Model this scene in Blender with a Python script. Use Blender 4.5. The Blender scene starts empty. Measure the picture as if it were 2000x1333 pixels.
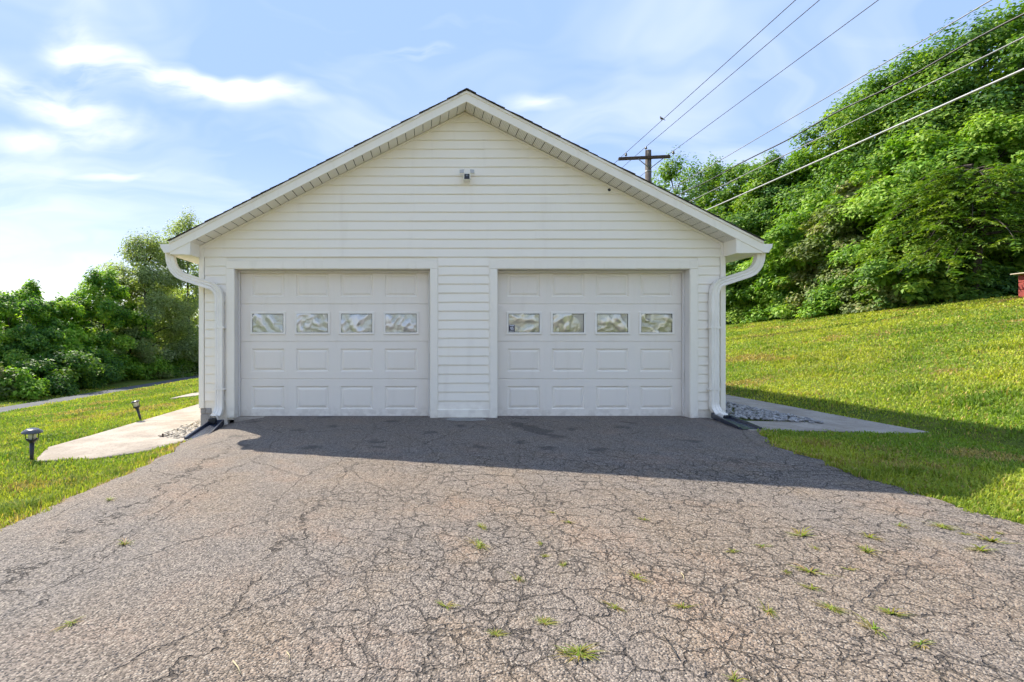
import bpy, bmesh, math, random
import numpy as np
from mathutils import Vector, Matrix

random.seed(7)
R = math.radians
scene = bpy.context.scene
C = scene.collection

# ------------------------------------------------------------------ camera, sky, sun, exposure
CAM_Y, CAM_Z, FPX = -7.0, 1.15, 948.5
cam = bpy.data.cameras.new('camera')
cam.sensor_width = 36.0
cam.lens = FPX / 2000 * 36.0
cam.shift_x = 0.087
cam.shift_y = -0.0022
cam.clip_start = 0.05
cam.clip_end = 4000
camo = bpy.data.objects.new('camera', cam)
C.objects.link(camo)
camo.location = (0, CAM_Y, CAM_Z)
camo.rotation_euler = (R(90), 0, 0)
scene.camera = camo

SUN = Vector((-0.72, 0.70, 1.0)).normalized()
SUN_EL = math.asin(SUN.z)
SUN_ROT = math.atan2(SUN.x, SUN.y)

world = bpy.data.worlds.new('World')
scene.world = world
world.use_nodes = True


def build_world():
    nt = world.node_tree
    N, L = nt.nodes, nt.links
    N.clear()
    out = N.new('ShaderNodeOutputWorld')
    bg = N.new('ShaderNodeBackground')
    bg.inputs['Strength'].default_value = 0.146
    L.new(bg.outputs[0], out.inputs['Surface'])
    sky = N.new('ShaderNodeTexSky')
    sky.sky_type = 'NISHITA'
    sky.sun_disc = False
    sky.sun_elevation = SUN_EL
    sky.sun_rotation = SUN_ROT
    sky.altitude = 200
    sky.air_density = 1.0
    sky.dust_density = 0.3
    sky.ozone_density = 1.6
    tc = N.new('ShaderNodeTexCoord')
    sep = N.new('ShaderNodeSeparateXYZ')
    L.new(tc.outputs['Generated'], sep.inputs[0])

    def math_(op, a, b=None, c=None, clamp=False):
        m = N.new('ShaderNodeMath')
        m.operation = op
        m.use_clamp = clamp
        for i, v in enumerate((a, b, c)):
            if v is None:
                continue
            if isinstance(v, (int, float)):
                m.inputs[i].default_value = v
            else:
                L.new(v, m.inputs[i])
        return m.outputs[0]
    # cirrus layer: direction projected on a high plane
    zc = math_('MAXIMUM', sep.outputs['Z'], 0.0)
    zz = math_('ADD', zc, 0.16)
    px = math_('DIVIDE', sep.outputs['X'], zz)
    py = math_('DIVIDE', sep.outputs['Y'], zz)
    cmb = N.new('ShaderNodeCombineXYZ')
    L.new(px, cmb.inputs[0]); L.new(py, cmb.inputs[1])
    warp = N.new('ShaderNodeTexNoise')
    warp.noise_dimensions = '2D'
    warp.inputs['Scale'].default_value = 0.9
    warp.inputs['Detail'].default_value = 3
    L.new(cmb.outputs[0], warp.inputs['Vector'])
    wsub = N.new('ShaderNodeVectorMath'); wsub.operation = 'SUBTRACT'
    L.new(warp.outputs['Color'], wsub.inputs[0]); wsub.inputs[1].default_value = (.5, .5, .5)
    wsc = N.new('ShaderNodeVectorMath'); wsc.operation = 'SCALE'
    L.new(wsub.outputs[0], wsc.inputs[0]); wsc.inputs['Scale'].default_value = 1.3
    wadd = N.new('ShaderNodeVectorMath'); wadd.operation = 'ADD'
    L.new(cmb.outputs[0], wadd.inputs[0]); L.new(wsc.outputs[0], wadd.inputs[1])
    mp = N.new('ShaderNodeMapping')
    mp.inputs['Rotation'].default_value = (0, 0, R(18))
    mp.inputs['Scale'].default_value = (0.55, 1.5, 1)
    L.new(wadd.outputs[0], mp.inputs['Vector'])
    n1 = N.new('ShaderNodeTexNoise')
    n1.noise_dimensions = '2D'
    n1.inputs['Scale'].default_value = 1.5
    n1.inputs['Detail'].default_value = 4
    n1.inputs['Roughness'].default_value = 0.55
    L.new(mp.outputs[0], n1.inputs['Vector'])
    r1 = N.new('ShaderNodeValToRGB')
    r1.color_ramp.elements[0].position = 0.42
    r1.color_ramp.elements[1].position = 0.80
    L.new(n1.outputs['Fac'], r1.inputs['Fac'])
    # the banks of cloud in front (gnomonic about +Y)
    yc = math_('MAXIMUM', sep.outputs['Y'], 0.05)
    u = math_('DIVIDE', sep.outputs['X'], yc)
    v = math_('DIVIDE', sep.outputs['Z'], yc)
    uv = N.new('ShaderNodeCombineXYZ')
    L.new(u, uv.inputs[0]); L.new(v, uv.inputs[1])
    w2 = N.new('ShaderNodeTexNoise')
    w2.noise_dimensions = '2D'
    w2.inputs['Scale'].default_value = 3.2
    w2.inputs['Detail'].default_value = 3
    L.new(uv.outputs[0], w2.inputs['Vector'])
    w2s = N.new('ShaderNodeVectorMath'); w2s.operation = 'SUBTRACT'
    L.new(w2.outputs['Color'], w2s.inputs[0]); w2s.inputs[1].default_value = (.5, .5, .5)
    w2m = N.new('ShaderNodeVectorMath'); w2m.operation = 'SCALE'
    L.new(w2s.outputs[0], w2m.inputs[0]); w2m.inputs['Scale'].default_value = 0.16
    uvw = N.new('ShaderNodeVectorMath'); uvw.operation = 'ADD'
    L.new(uv.outputs[0], uvw.inputs[0]); L.new(w2m.outputs[0], uvw.inputs[1])
    total = None
    for (cx, cy, a, b, rot, s) in [
            (105, 212, 165, 42, -14, .75), (160, 95, 65, 80, 20, .6), (480, 172, 120, 24, -7, 1.0),
            (310, 150, 170, 38, -16, .7), (90, 285, 180, 20, 3, .65), (812, 104, 62, 12, 3, .75),
            (1035, 186, 75, 22, -4, .6), (915, 46, 90, 13, 8, .35), (225, 366, 95, 9, -3, .45),
            (-170, 160, 150, 70, 0, .45), (1560, 120, 330, 30, 14, .22), (60, 335, 120, 20, 6, .4)]:
        m = N.new('ShaderNodeMapping'); m.vector_type = 'TEXTURE'
        m.inputs['Location'].default_value = ((cx - 826) / FPX, (662 - cy) / FPX, 0)
        m.inputs['Rotation'].default_value = (0, 0, R(rot))
        m.inputs['Scale'].default_value = (a / FPX, b / FPX, 1)
        L.new(uvw.outputs[0], m.inputs['Vector'])
        d = N.new('ShaderNodeVectorMath'); d.operation = 'DOT_PRODUCT'
        L.new(m.outputs[0], d.inputs[0]); L.new(m.outputs[0], d.inputs[1])
        e = math_('MULTIPLY', d.outputs['Value'], -0.9)
        e = math_('EXPONENT', e)
        total = math_('MULTIPLY', e, s) if total is None else math_('MULTIPLY_ADD', e, s, total)
    w3 = N.new('ShaderNodeMapping')
    w3.inputs['Scale'].default_value = (1.2, 4.2, 1); w3.inputs['Rotation'].default_value = (0, 0, R(8))
    L.new(uvw.outputs[0], w3.inputs['Vector'])
    n3 = N.new('ShaderNodeTexNoise')
    n3.noise_dimensions = '2D'
    n3.inputs['Scale'].default_value = 2.6; n3.inputs['Detail'].default_value = 5; n3.inputs['Roughness'].default_value = .55
    L.new(w3.outputs[0], n3.inputs['Vector'])
    wis = math_('MULTIPLY_ADD', n3.outputs['Fac'], 3.2, -1.05)
    wis = math_('MAXIMUM', wis, 0.0)
    total = math_('MAXIMUM', math_('MULTIPLY_ADD', total, .95, -.12), 0.0)
    bank = math_('MULTIPLY', total, wis)
    front = math_('GREATER_THAN', sep.outputs['Y'], 0.06)
    bank = math_('MULTIPLY', bank, front)
    # cumulus low on the horizon
    az = N.new('ShaderNodeMath'); az.operation = 'ARCTAN2'
    L.new(sep.outputs['X'], az.inputs[0]); L.new(sep.outputs['Y'], az.inputs[1])
    cu = N.new('ShaderNodeCombineXYZ')
    L.new(az.outputs[0], cu.inputs[0]); L.new(math_('MULTIPLY', sep.outputs['Z'], 2.2), cu.inputs[1])
    n4 = N.new('ShaderNodeTexNoise')
    n4.noise_dimensions = '2D'
    n4.inputs['Scale'].default_value = 7.0; n4.inputs['Detail'].default_value = 4; n4.inputs['Roughness'].default_value = .5
    L.new(cu.outputs[0], n4.inputs['Vector'])
    hh = math_('MULTIPLY_ADD', sep.outputs['Z'], -4.2, 0.50)
    cum = math_('ADD', n4.outputs['Fac'], hh)
    cum = math_('SUBTRACT', cum, 0.52)
    cum = math_('MULTIPLY', cum, 7.0, clamp=True)
    cum = math_('MULTIPLY', cum, 0.6)
    thin = math_('MULTIPLY', r1.outputs['Color'], 0.26)
    dens = math_('ADD', bank, thin)
    dens = math_('MAXIMUM', dens, cum)
    dens = math_('MINIMUM', dens, 0.97)
    mix = N.new('ShaderNodeMix'); mix.data_type = 'RGBA'
    L.new(dens, mix.inputs['Factor'])
    # thin bright summer haze over the whole sky
    hz = N.new('ShaderNodeMix'); hz.data_type = 'RGBA'
    hz.inputs['Factor'].default_value = 0.96
    L.new(sky.outputs[0], hz.inputs['A'])
    grad = N.new('ShaderNodeMix'); grad.data_type = 'RGBA'      # pale at the horizon, deeper blue overhead, all round
    el = N.new('ShaderNodeMapRange'); el.interpolation_type = 'SMOOTHSTEP'
    el.inputs['From Min'].default_value = -0.12; el.inputs['From Max'].default_value = 0.39
    L.new(sep.outputs['Z'], el.inputs['Value'])
    L.new(el.outputs[0], grad.inputs['Factor'])
    grad.inputs['A'].default_value = (3.55, 3.85, 4.15, 1)
    grad.inputs['B'].default_value = (1.22, 1.78, 3.05, 1)
    L.new(grad.outputs['Result'], hz.inputs['B'])
    L.new(hz.outputs['Result'], mix.inputs['A'])
    mix.inputs['B'].default_value = (4.6, 4.45, 4.2, 1)
    L.new(mix.outputs['Result'], bg.inputs['Color'])


build_world()
world.cycles.sampling_method = 'MANUAL'
world.cycles.sample_map_resolution = 512

sl = bpy.data.lights.new('sun', 'SUN')
sl.energy = 3.6
sl.angle = R(0.5)
sl.color = (1.0, 0.92, 0.79)
so = bpy.data.objects.new('sun', sl)
C.objects.link(so)
so.rotation_euler = (-SUN).to_track_quat('-Z', 'Y').to_euler()
so.location = (-20, 20, 30)

vs = scene.view_settings
vs.view_transform = 'Standard'
vs.look = 'None'
vs.gamma = 1.0
vs.use_curve_mapping = False
vs.exposure = 1.33
scene.cycles.use_denoising = True
scene.cycles.max_bounces = 5
scene.cycles.diffuse_bounces = 3
scene.cycles.glossy_bounces = 2
scene.cycles.transmission_bounces = 3
scene.cycles.use_adaptive_sampling = True
scene.cycles.adaptive_threshold = 0.03
scene.cycles.transparent_max_bounces = 12
scene.cycles.caustics_reflective = False
scene.cycles.caustics_refractive = False


# ------------------------------------------------------------------ helpers
def prop(o, label=None, cat=None, group=None, kind=None):
    if label: o['label'] = label
    if cat: o['category'] = cat
    if group: o['group'] = group
    if kind: o['kind'] = kind
    return o


def link(name, me, mat=None, parent=None):
    o = bpy.data.objects.new(name, me)
    C.objects.link(o)
    if mat is not None and me is not None:
        for m in (mat if isinstance(mat, (list, tuple)) else [mat]):
            if m.name not in [x.name for x in me.materials if x]:
                me.materials.append(m)
    if parent is not None:
        o.parent = parent
    return o


def empty(name, loc=(0, 0, 0), parent=None):
    o = bpy.data.objects.new(name, None)
    C.objects.link(o)
    o.location = loc
    o.empty_display_size = .2
    if parent: o.parent = parent
    return o


class MB:
    """collects geometry for one mesh"""
    def __init__(s):
        s.v, s.f, s.m, s.sm = [], [], [], []

    def add(s, vs_, fs, mi=0, smooth=False):
        b = len(s.v)
        s.v += [tuple(p) for p in vs_]
        for f in fs:
            s.f.append([b + i for i in f]); s.m.append(mi); s.sm.append(smooth)

    def box(s, x0, x1, y0, y1, z0, z1, mi=0, bev=0.0):
        if bev <= 0:
            s.add([(x0, y0, z0), (x1, y0, z0), (x1, y1, z0), (x0, y1, z0), (x0, y0, z1), (x1, y0, z1), (x1, y1, z1), (x0, y1, z1)],
                  [(0, 3, 2, 1), (4, 5, 6, 7), (0, 1, 5, 4), (1, 2, 6, 5), (2, 3, 7, 6), (3, 0, 4, 7)], mi)
        else:
            bm = bmesh.new()
            r = bmesh.ops.create_cube(bm, size=1)
            for w in r['verts']:
                w.co = ((x0 + x1) / 2 + w.co.x * (x1 - x0), (y0 + y1) / 2 + w.co.y * (y1 - y0), (z0 + z1) / 2 + w.co.z * (z1 - z0))
            bmesh.ops.bevel(bm, geom=bm.edges[:], offset=bev, segments=1, affect='EDGES')
            bm.verts.index_update()
            s.add([w.co[:] for w in bm.verts], [[w.index for w in f.verts] for f in bm.faces], mi)
            bm.free()

    def prism(s, poly, y0, y1, mi=0):
        """poly in (x,z), counter-clockwise seen from -Y, extruded along Y"""
        n = len(poly)
        vs_ = [(x, y0, z) for x, z in poly] + [(x, y1, z) for x, z in poly]
        fs = [list(range(n)), list(range(2 * n - 1, n - 1, -1))]
        for i in range(n):
            j = (i + 1) % n
            fs.append([j, i, n + i, n + j])
        s.add(vs_, fs, mi)

    def tube(s, pts, rad, n=8, mi=0, smooth=True, caps=True):
        pts = [Vector(p) for p in pts]
        if isinstance(rad, (int, float)): rad = [rad] * len(pts)
        rings = []
        for i, p in enumerate(pts):
            d = (pts[min(i + 1, len(pts) - 1)] - pts[max(i - 1, 0)]).normalized()
            a = d.cross(Vector((0, 0, 1)))
            if a.length < 1e-3: a = Vector((1, 0, 0))
            a.normalize(); b = d.cross(a).normalized()
            rings.append([p + (a * math.cos(2 * math.pi * k / n) + b * math.sin(2 * math.pi * k / n)) * rad[i] for k in range(n)])
        vs_ = [q for r in rings for q in r]
        fs = []
        for i in range(len(pts) - 1):
            for k in range(n):
                k2 = (k + 1) % n
                fs.append((i * n + k, i * n + k2, (i + 1) * n + k2, (i + 1) * n + k))
        if caps:
            fs.append(list(range(n - 1, -1, -1)))
            fs.append([(len(pts) - 1) * n + k for k in range(n)])
        s.add(vs_, fs, mi, smooth)

    def lathe(s, prof, n=20, mi=0, smooth=True, loc=(0, 0, 0)):
        vs_, fs = [], []
        for r, z in prof:
            for k in range(n):
                a = 2 * math.pi * k / n
                vs_.append((loc[0] + r * math.cos(a), loc[1] + r * math.sin(a), loc[2] + z))
        for i in range(len(prof) - 1):
            for k in range(n):
                k2 = (k + 1) % n
                fs.append((i * n + k, i * n + k2, (i + 1) * n + k2, (i + 1) * n + k))
        s.add(vs_, fs, mi, smooth)

    def mesh(s, name):
        me = bpy.data.meshes.new(name)
        me.from_pydata(s.v, [], s.f)
        me.polygons.foreach_set('material_index', s.m)
        me.polygons.foreach_set('use_smooth', s.sm)
        me.update()
        return me

    def build(s, name, mat, parent=None):
        return link(name, s.mesh(name), mat, parent)


def np_mesh(name, verts, faces, cols=None, smooth=False):
    """verts (n,3) array, faces (m,k) array of one size, cols (n,3)"""
    me = bpy.data.meshes.new(name)
    n, (m, k) = len(verts), faces.shape
    me.vertices.add(n)
    me.vertices.foreach_set('co', np.ascontiguousarray(verts, dtype=np.float32).ravel())
    me.loops.add(m * k)
    me.loops.foreach_set('vertex_index', np.ascontiguousarray(faces, dtype=np.int32).ravel())
    me.polygons.add(m)
    me.polygons.foreach_set('loop_start', np.arange(0, m * k, k, dtype=np.int32))
    me.polygons.foreach_set('loop_total', np.full(m, k, dtype=np.int32))
    if smooth:
        me.polygons.foreach_set('use_smooth', np.ones(m, dtype=bool))
    me.update(calc_edges=True)
    if cols is not None:
        a = me.color_attributes.new('tint', 'FLOAT_COLOR', 'POINT')
        c4 = np.ones((n, 4), dtype=np.float32)
        c4[:, :3] = cols
        a.data.foreach_set('color', c4.ravel())
    return me


def vnoise(x, y, seed=0):
    """value noise, numpy"""
    x = np.asarray(x, dtype=np.float64); y = np.asarray(y, dtype=np.float64)
    xi, yi = np.floor(x).astype(np.int64), np.floor(y).astype(np.int64)
    xf, yf = x - xi, y - yi
    xf, yf = xf * xf * (3 - 2 * xf), yf * yf * (3 - 2 * yf)

    def h(a, b):
        n = (a * 374761393 + b * 668265263 + seed * 974634077) & 0x7fffffff
        n = ((n ^ (n >> 13)) * 1274126177) & 0x7fffffff
        n = n ^ (n >> 16)
        return (n & 0xffff) / 65535.0
    return (h(xi, yi) * (1 - xf) + h(xi + 1, yi) * xf) * (1 - yf) + (h(xi, yi + 1) * (1 - xf) + h(xi + 1, yi + 1) * xf) * yf


def fbm(x, y, seed=0, o=4):
    t, a, s = 0, .5, 0
    for i in range(o):
        t = t + a * vnoise(np.asarray(x) * 2 ** i, np.asarray(y) * 2 ** i, seed + i); s += a; a *= .5
    return t / s


# ------------------------------------------------------------------ materials
class NT:
    def __init__(s, name):
        s.mat = bpy.data.materials.new(name)
        s.mat.use_nodes = True
        s.nt = s.mat.node_tree
        s.N, s.L = s.nt.nodes, s.nt.links
        s.bsdf = s.N.get('Principled BSDF')
        s.out = s.N.get('Material Output')
        s.tc = s.N.new('ShaderNodeTexCoord')
        s.geo = None
        s.flat = False

    def set(s, sock, v):
        if isinstance(v, (int, float)): sock.default_value = v
        elif isinstance(v, (tuple, list)): sock.default_value = v if len(v) == len(sock.default_value) else tuple(v) + (1,)
        else: s.L.new(v, sock)

    def pos(s):
        if s.geo is None: s.geo = s.N.new('ShaderNodeNewGeometry')
        return s.geo.outputs['Position']

    def mapping(s, vec, scale=(1, 1, 1), loc=(0, 0, 0), rot=(0, 0, 0)):
        m = s.N.new('ShaderNodeMapping')
        s.L.new(vec, m.inputs[0])
        m.inputs['Scale'].default_value = scale; m.inputs['Location'].default_value = loc; m.inputs['Rotation'].default_value = rot
        return m.outputs[0]

    def noise(s, vec, scale, detail=4, rough=.5, out='Fac'):
        n = s.N.new('ShaderNodeTexNoise')
        if s.flat: n.noise_dimensions = '2D'
        s.L.new(vec, n.inputs['Vector'])
        n.inputs['Scale'].default_value = scale; n.inputs['Detail'].default_value = detail; n.inputs['Roughness'].default_value = rough
        return n.outputs[out]

    def voro(s, vec, scale, feature='F1', out='Distance', rnd=1.0):
        n = s.N.new('ShaderNodeTexVoronoi')
        n.feature = feature
        if s.flat: n.voronoi_dimensions = '2D'
        s.L.new(vec, n.inputs['Vector'])
        n.inputs['Scale'].default_value = scale
        n.inputs['Randomness'].default_value = rnd
        return n.outputs[out]

    def m(s, op, a, b=None, c=None, clamp=False):
        n = s.N.new('ShaderNodeMath'); n.operation = op; n.use_clamp = clamp
        for i, v in enumerate((a, b, c)):
            if v is not None: s.set(n.inputs[i], v)
        return n.outputs[0]

    def ramp(s, fac, a, b, lo=0.0, hi=1.0):
        n = s.N.new('ShaderNodeMapRange')
        n.interpolation_type = 'SMOOTHSTEP'
        s.set(n.inputs['Value'], fac)
        n.inputs['From Min'].default_value = a; n.inputs['From Max'].default_value = b
        n.inputs['To Min'].default_value = lo; n.inputs['To Max'].default_value = hi
        return n.outputs[0]

    def mix(s, fac, a, b, mode='MIX'):
        n = s.N.new('ShaderNodeMix'); n.data_type = 'RGBA'; n.blend_type = mode
        s.set(n.inputs['Factor'], fac); s.set(n.inputs['A'], a); s.set(n.inputs['B'], b)
        return n.outputs['Result']

    def vadd(s, a, b, scale=1.0):
        sc = s.N.new('ShaderNodeVectorMath'); sc.operation = 'SCALE'
        s.L.new(b, sc.inputs[0]); sc.inputs['Scale'].default_value = scale
        n = s.N.new('ShaderNodeVectorMath'); n.operation = 'ADD'
        s.L.new(a, n.inputs[0]); s.L.new(sc.outputs[0], n.inputs[1])
        return n.outputs[0]

    def bump(s, h, strength=.5, dist=.01, normal=None):
        n = s.N.new('ShaderNodeBump')
        s.set(n.inputs['Height'], h)
        n.inputs['Strength'].default_value = strength; n.inputs['Distance'].default_value = dist
        if normal is not None: s.L.new(normal, n.inputs['Normal'])
        return n.outputs[0]

    def fin(s, col=None, rough=None, normal=None, metal=None, spec=None):
        b = s.bsdf.inputs
        if col is not None: s.set(b['Base Color'], col)
        if rough is not None: s.set(b['Roughness'], rough)
        if normal is not None: s.L.new(normal, b['Normal'])
        if metal is not None: s.set(b['Metallic'], metal)
        if spec is not None: s.set(b['Specular IOR Level'], spec)
        return s.mat


def plain(name, col, rough=.5, var=.08, scale=6.0, metal=0.0, spec=.5, bump=0.0, bscale=80):
    t = NT(name)
    n = t.noise(t.pos(), scale, 5, .6)
    k = t.ramp(n, .3, .7)
    c = t.mix(k, tuple(x * (1 - var) for x in col), tuple(min(1, x * (1 + var)) for x in col))
    nm = None
    if bump:
        nm = t.bump(t.noise(t.pos(), bscale, 3), bump, .004)
    return t.fin(c, rough, nm, metal, spec)


def m_vinyl():
    t = NT('white_vinyl_siding')
    p = t.pos()
    streak = t.noise(t.mapping(p, (3.0, 3.0, .35)), 1.6, 5, .6)
    grain = t.noise(t.mapping(p, (2, 60, 60)), 2.0, 3)
    dirt = t.ramp(streak, .52, .80)
    c = t.mix(t.m('MULTIPLY', dirt, .30), (.92, .86, .735), (.76, .69, .575))
    sepz = t.N.new('ShaderNodeSeparateXYZ'); t.L.new(p, sepz.inputs[0])
    splash = t.m('MULTIPLY', t.ramp(sepz.outputs['Z'], .35, .02), t.ramp(t.noise(p, 9, 5), .35, .7))
    c = t.mix(t.m('MULTIPLY', splash, .35), c, (.50, .42, .34))
    return t.fin(c, .5, t.bump(grain, .08, .003), spec=.35)


def m_paint(name, col, dirt=.32):
    t = NT(name)
    p = t.pos()
    n = t.noise(t.mapping(p, (4, 4, .8)), 1.8, 6, .65)
    c = t.mix(t.m('MULTIPLY', t.ramp(n, .5, .78), dirt), col, tuple(x * k for x, k in zip(col, (.80, .77, .70))))
    sepz = t.N.new('ShaderNodeSeparateXYZ'); t.L.new(p, sepz.inputs[0])
    low = t.m('MULTIPLY', t.ramp(sepz.outputs['Z'], .22, .0), t.ramp(t.noise(p, 14, 5), .35, .65))
    c = t.mix(t.m('MULTIPLY', low, .32), c, (.42, .35, .27))
    return t.fin(c, .48, t.bump(t.noise(p, 45, 3), .06, .003), spec=.35)


def m_soffit():
    t = NT('white_vented_soffit')
    p = t.tc.outputs['Object']
    v = t.voro(t.mapping(p, (1, 1, 1)), 44, 'F1', 'Distance', 0.0)
    hole = t.ramp(v, .30, .20)
    c = t.mix(hole, (.86, .82, .75), (.20, .18, .16))
    return t.fin(c, .55, spec=.3)


def m_asphalt():
    t = NT('weathered_cracked_asphalt')
    t.flat = True
    p = t.pos()
    sep = t.N.new('ShaderNodeSeparateXYZ'); t.L.new(p, sep.inputs[0])
    X, Y = sep.outputs['X'], sep.outputs['Y']
    w = t.noise(p, 5.5, 4, .6, 'Color')
    ws = t.N.new('ShaderNodeVectorMath'); ws.operation = 'SUBTRACT'
    t.L.new(w, ws.inputs[0]); ws.inputs[1].default_value = (.5, .5, .5)
    pw = t.vadd(p, ws.outputs[0], .14)
    pf = t.mapping(pw, (1, 1, 0))
    # colour fields
    big = t.noise(p, .55, 4, .55)
    med = t.noise(p, 2.3, 5, .6)
    col = t.mix(t.ramp(big, .35, .65), (.190, .162, .138), (.208, .167, .130))
    col = t.mix(t.ramp(med, .45, .75), col, (.215, .168, .125))
    # clay washed over the right and near the downspout
    clay = t.m('MULTIPLY', t.ramp(t.noise(p, 1.4, 6, .65), .50, .72), .55)
    col = t.mix(clay, col, (.265, .185, .130))
    # grey, cleaner asphalt to the left front
    grey = t.m('MULTIPLY', t.ramp(X, -.2, -2.2), t.ramp(Y, -3.0, -5.0))
    col = t.mix(t.m('MULTIPLY', grey, .65), col, (.168, .156, .145))
    # slightly greyer apron by the doors
    apron = t.ramp(Y, -3.0, -1.2)
    col = t.mix(t.m('MULTIPLY', apron, .35), col, (.185, .168, .150))
    # aggregate
    cell = t.N.new('ShaderNodeTexVoronoi'); cell.voronoi_dimensions = '2D'; t.L.new(p, cell.inputs['Vector']); cell.inputs['Scale'].default_value = 120
    hs = t.N.new('ShaderNodeSeparateColor'); t.L.new(cell.outputs['Color'], hs.inputs[0])
    r1, r2 = hs.outputs[0], hs.outputs[1]
    stone = t.ramp(cell.outputs['Distance'], .75, .25)
    k = t.m('MULTIPLY_ADD', r1, 1.1, .45)
    kc = t.N.new('ShaderNodeCombineColor')
    for i in range(3): t.L.new(k, kc.inputs[i])
    col = t.mix(.85, col, kc.outputs[0], 'MULTIPLY')
    col = t.mix(t.m('MULTIPLY', t.m('GREATER_THAN', r2, .90), stone), col, (.37, .32, .26))
    col = t.mix(t.m('MULTIPLY', t.m('LESS_THAN', r2, .12), stone), col, (.045, .044, .046))
    pit = t.ramp(t.noise(p, 75, 2, .6), .36, .24)
    col = t.mix(t.m('MULTIPLY', pit, .85), col, (.028, .024, .022))
    # cracks
    wide = t.m('MULTIPLY_ADD', t.noise(p, 1.7, 2), .050, .002)
    gator = t.ramp(t.m('ADD', X, t.m('MULTIPLY_ADD', t.noise(p, .8, 3), 2.2, -1.1)), -1.3, .2)
    gator = t.m('MULTIPLY', gator, t.ramp(Y, -1.2, -3.0, .25, 1.0))
    e1 = t.voro(pf, 6.4, 'DISTANCE_TO_EDGE')
    c1 = t.ramp(t.m('DIVIDE', e1, t.m('MAXIMUM', t.m('MULTIPLY', wide, t.m('MULTIPLY_ADD', gator, .9, .1)), .0015)), 1.15, .45)
    e2 = t.voro(t.mapping(pf, loc=(3.3, 1.7, 0)), 10.5, 'DISTANCE_TO_EDGE')
    fine_m = t.m('MULTIPLY', gator, t.ramp(t.noise(p, 1.2, 3), .42, .58))
    c2 = t.m('MULTIPLY', t.ramp(e2, .045, .014), fine_m)
    e3 = t.voro(t.mapping(pf, (1, .45, 1), loc=(8.1, 4.4, 0)), 1.25, 'DISTANCE_TO_EDGE')
    c3 = t.m('MULTIPLY', t.ramp(e3, .0065, .0025), .7)
    cr = t.m('MAXIMUM', t.m('MULTIPLY', c1, t.m('MULTIPLY_ADD', gator, .9, .1)), t.m('MAXIMUM', c2, c3))
    wob = t.m('MULTIPLY_ADD', t.noise(p, 3.0, 4, .65), .5, -.25)
    for (x0, slope, wd, y_hi) in [(-.45, .07, .014, -2.0), (-2.03, -.01, .010, -1.1), (-1.45, .05, .0085, -2.6)]:
        d = t.m('SUBTRACT', X, t.m('MULTIPLY_ADD', Y, slope, x0))
        d = t.m('ABSOLUTE', t.m('ADD', d, wob))
        ln = t.m('MULTIPLY', t.ramp(d, wd, wd * .35), t.ramp(Y, y_hi, y_hi - .6))
        cr = t.m('MAXIMUM', cr, ln)
    brk = t.ramp(t.noise(p, 5, 3), .30, .52, .15, 1.0)
    cr = t.m('MULTIPLY', cr, brk)
    col = t.mix(t.m('MULTIPLY', cr, .66), col, (.022, .019, .017))
    # stains: oil, damp
    sx = t.m('SUBTRACT', X, t.m('MULTIPLY_ADD', Y, -.28, 1.13))
    sx = t.m('ADD', sx, t.m('MULTIPLY_ADD', t.noise(p, 4, 4), .5, -.25))
    st = t.m('MULTIPLY', t.ramp(t.m('ABSOLUTE', sx), .17, .08), t.m('MULTIPLY', t.ramp(Y, -1.5, -1.35), t.ramp(Y, -.25, -.5)))
    spots = t.m('MULTIPLY', t.ramp(t.voro(t.vadd(p, ws.outputs[0], .35), 1.15), .13, .07), t.ramp(Y, -3.2, -2.4))
    st = t.m('MAXIMUM', st, t.m('MULTIPLY', spots, .9))
    col = t.mix(t.m('MULTIPLY', st, .62), col, (.030, .028, .028))
    rough = t.m('MULTIPLY_ADD', st, -.15, .88)
    # relief
    h = t.m('MULTIPLY', stone, .5)
    h = t.m('ADD', h, t.m('MULTIPLY', t.noise(p, 55, 3, .7), .8))
    h = t.m('SUBTRACT', h, t.m('MULTIPLY', pit, .5))
    b1 = t.bump(h, .9, .006)
    slab = t.m('ADD', t.m('MULTIPLY', cr, -1.0), t.m('MULTIPLY', t.noise(p, 3.5, 3), .5))
    b2 = t.bump(slab, .9, .020, b1)
    return t.fin(col, rough, b2, spec=.3)


def m_concrete(name, a=(.41, .36, .30), b=(.30, .255, .205)):
    t = NT(name)
    p = t.pos()
    col = t.mix(t.ramp(t.noise(p, 2.2, 6, .65), .35, .7), a, b)
    sp = t.voro(p, 70, 'F1', 'Color')
    s = t.N.new('ShaderNodeSeparateColor'); t.L.new(sp, s.inputs[0])
    col = t.mix(t.m('MULTIPLY', t.m('GREATER_THAN', s.outputs[0], .9), .4), col, (.14, .125, .11))
    stain = t.ramp(t.noise(p, 5.5, 6, .7), .58, .75)
    col = t.mix(t.m('MULTIPLY', stain, .45), col, (.20, .16, .125))
    return t.fin(col, .9, t.bump(t.noise(p, 120, 3, .7), .5, .003), spec=.25)


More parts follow.
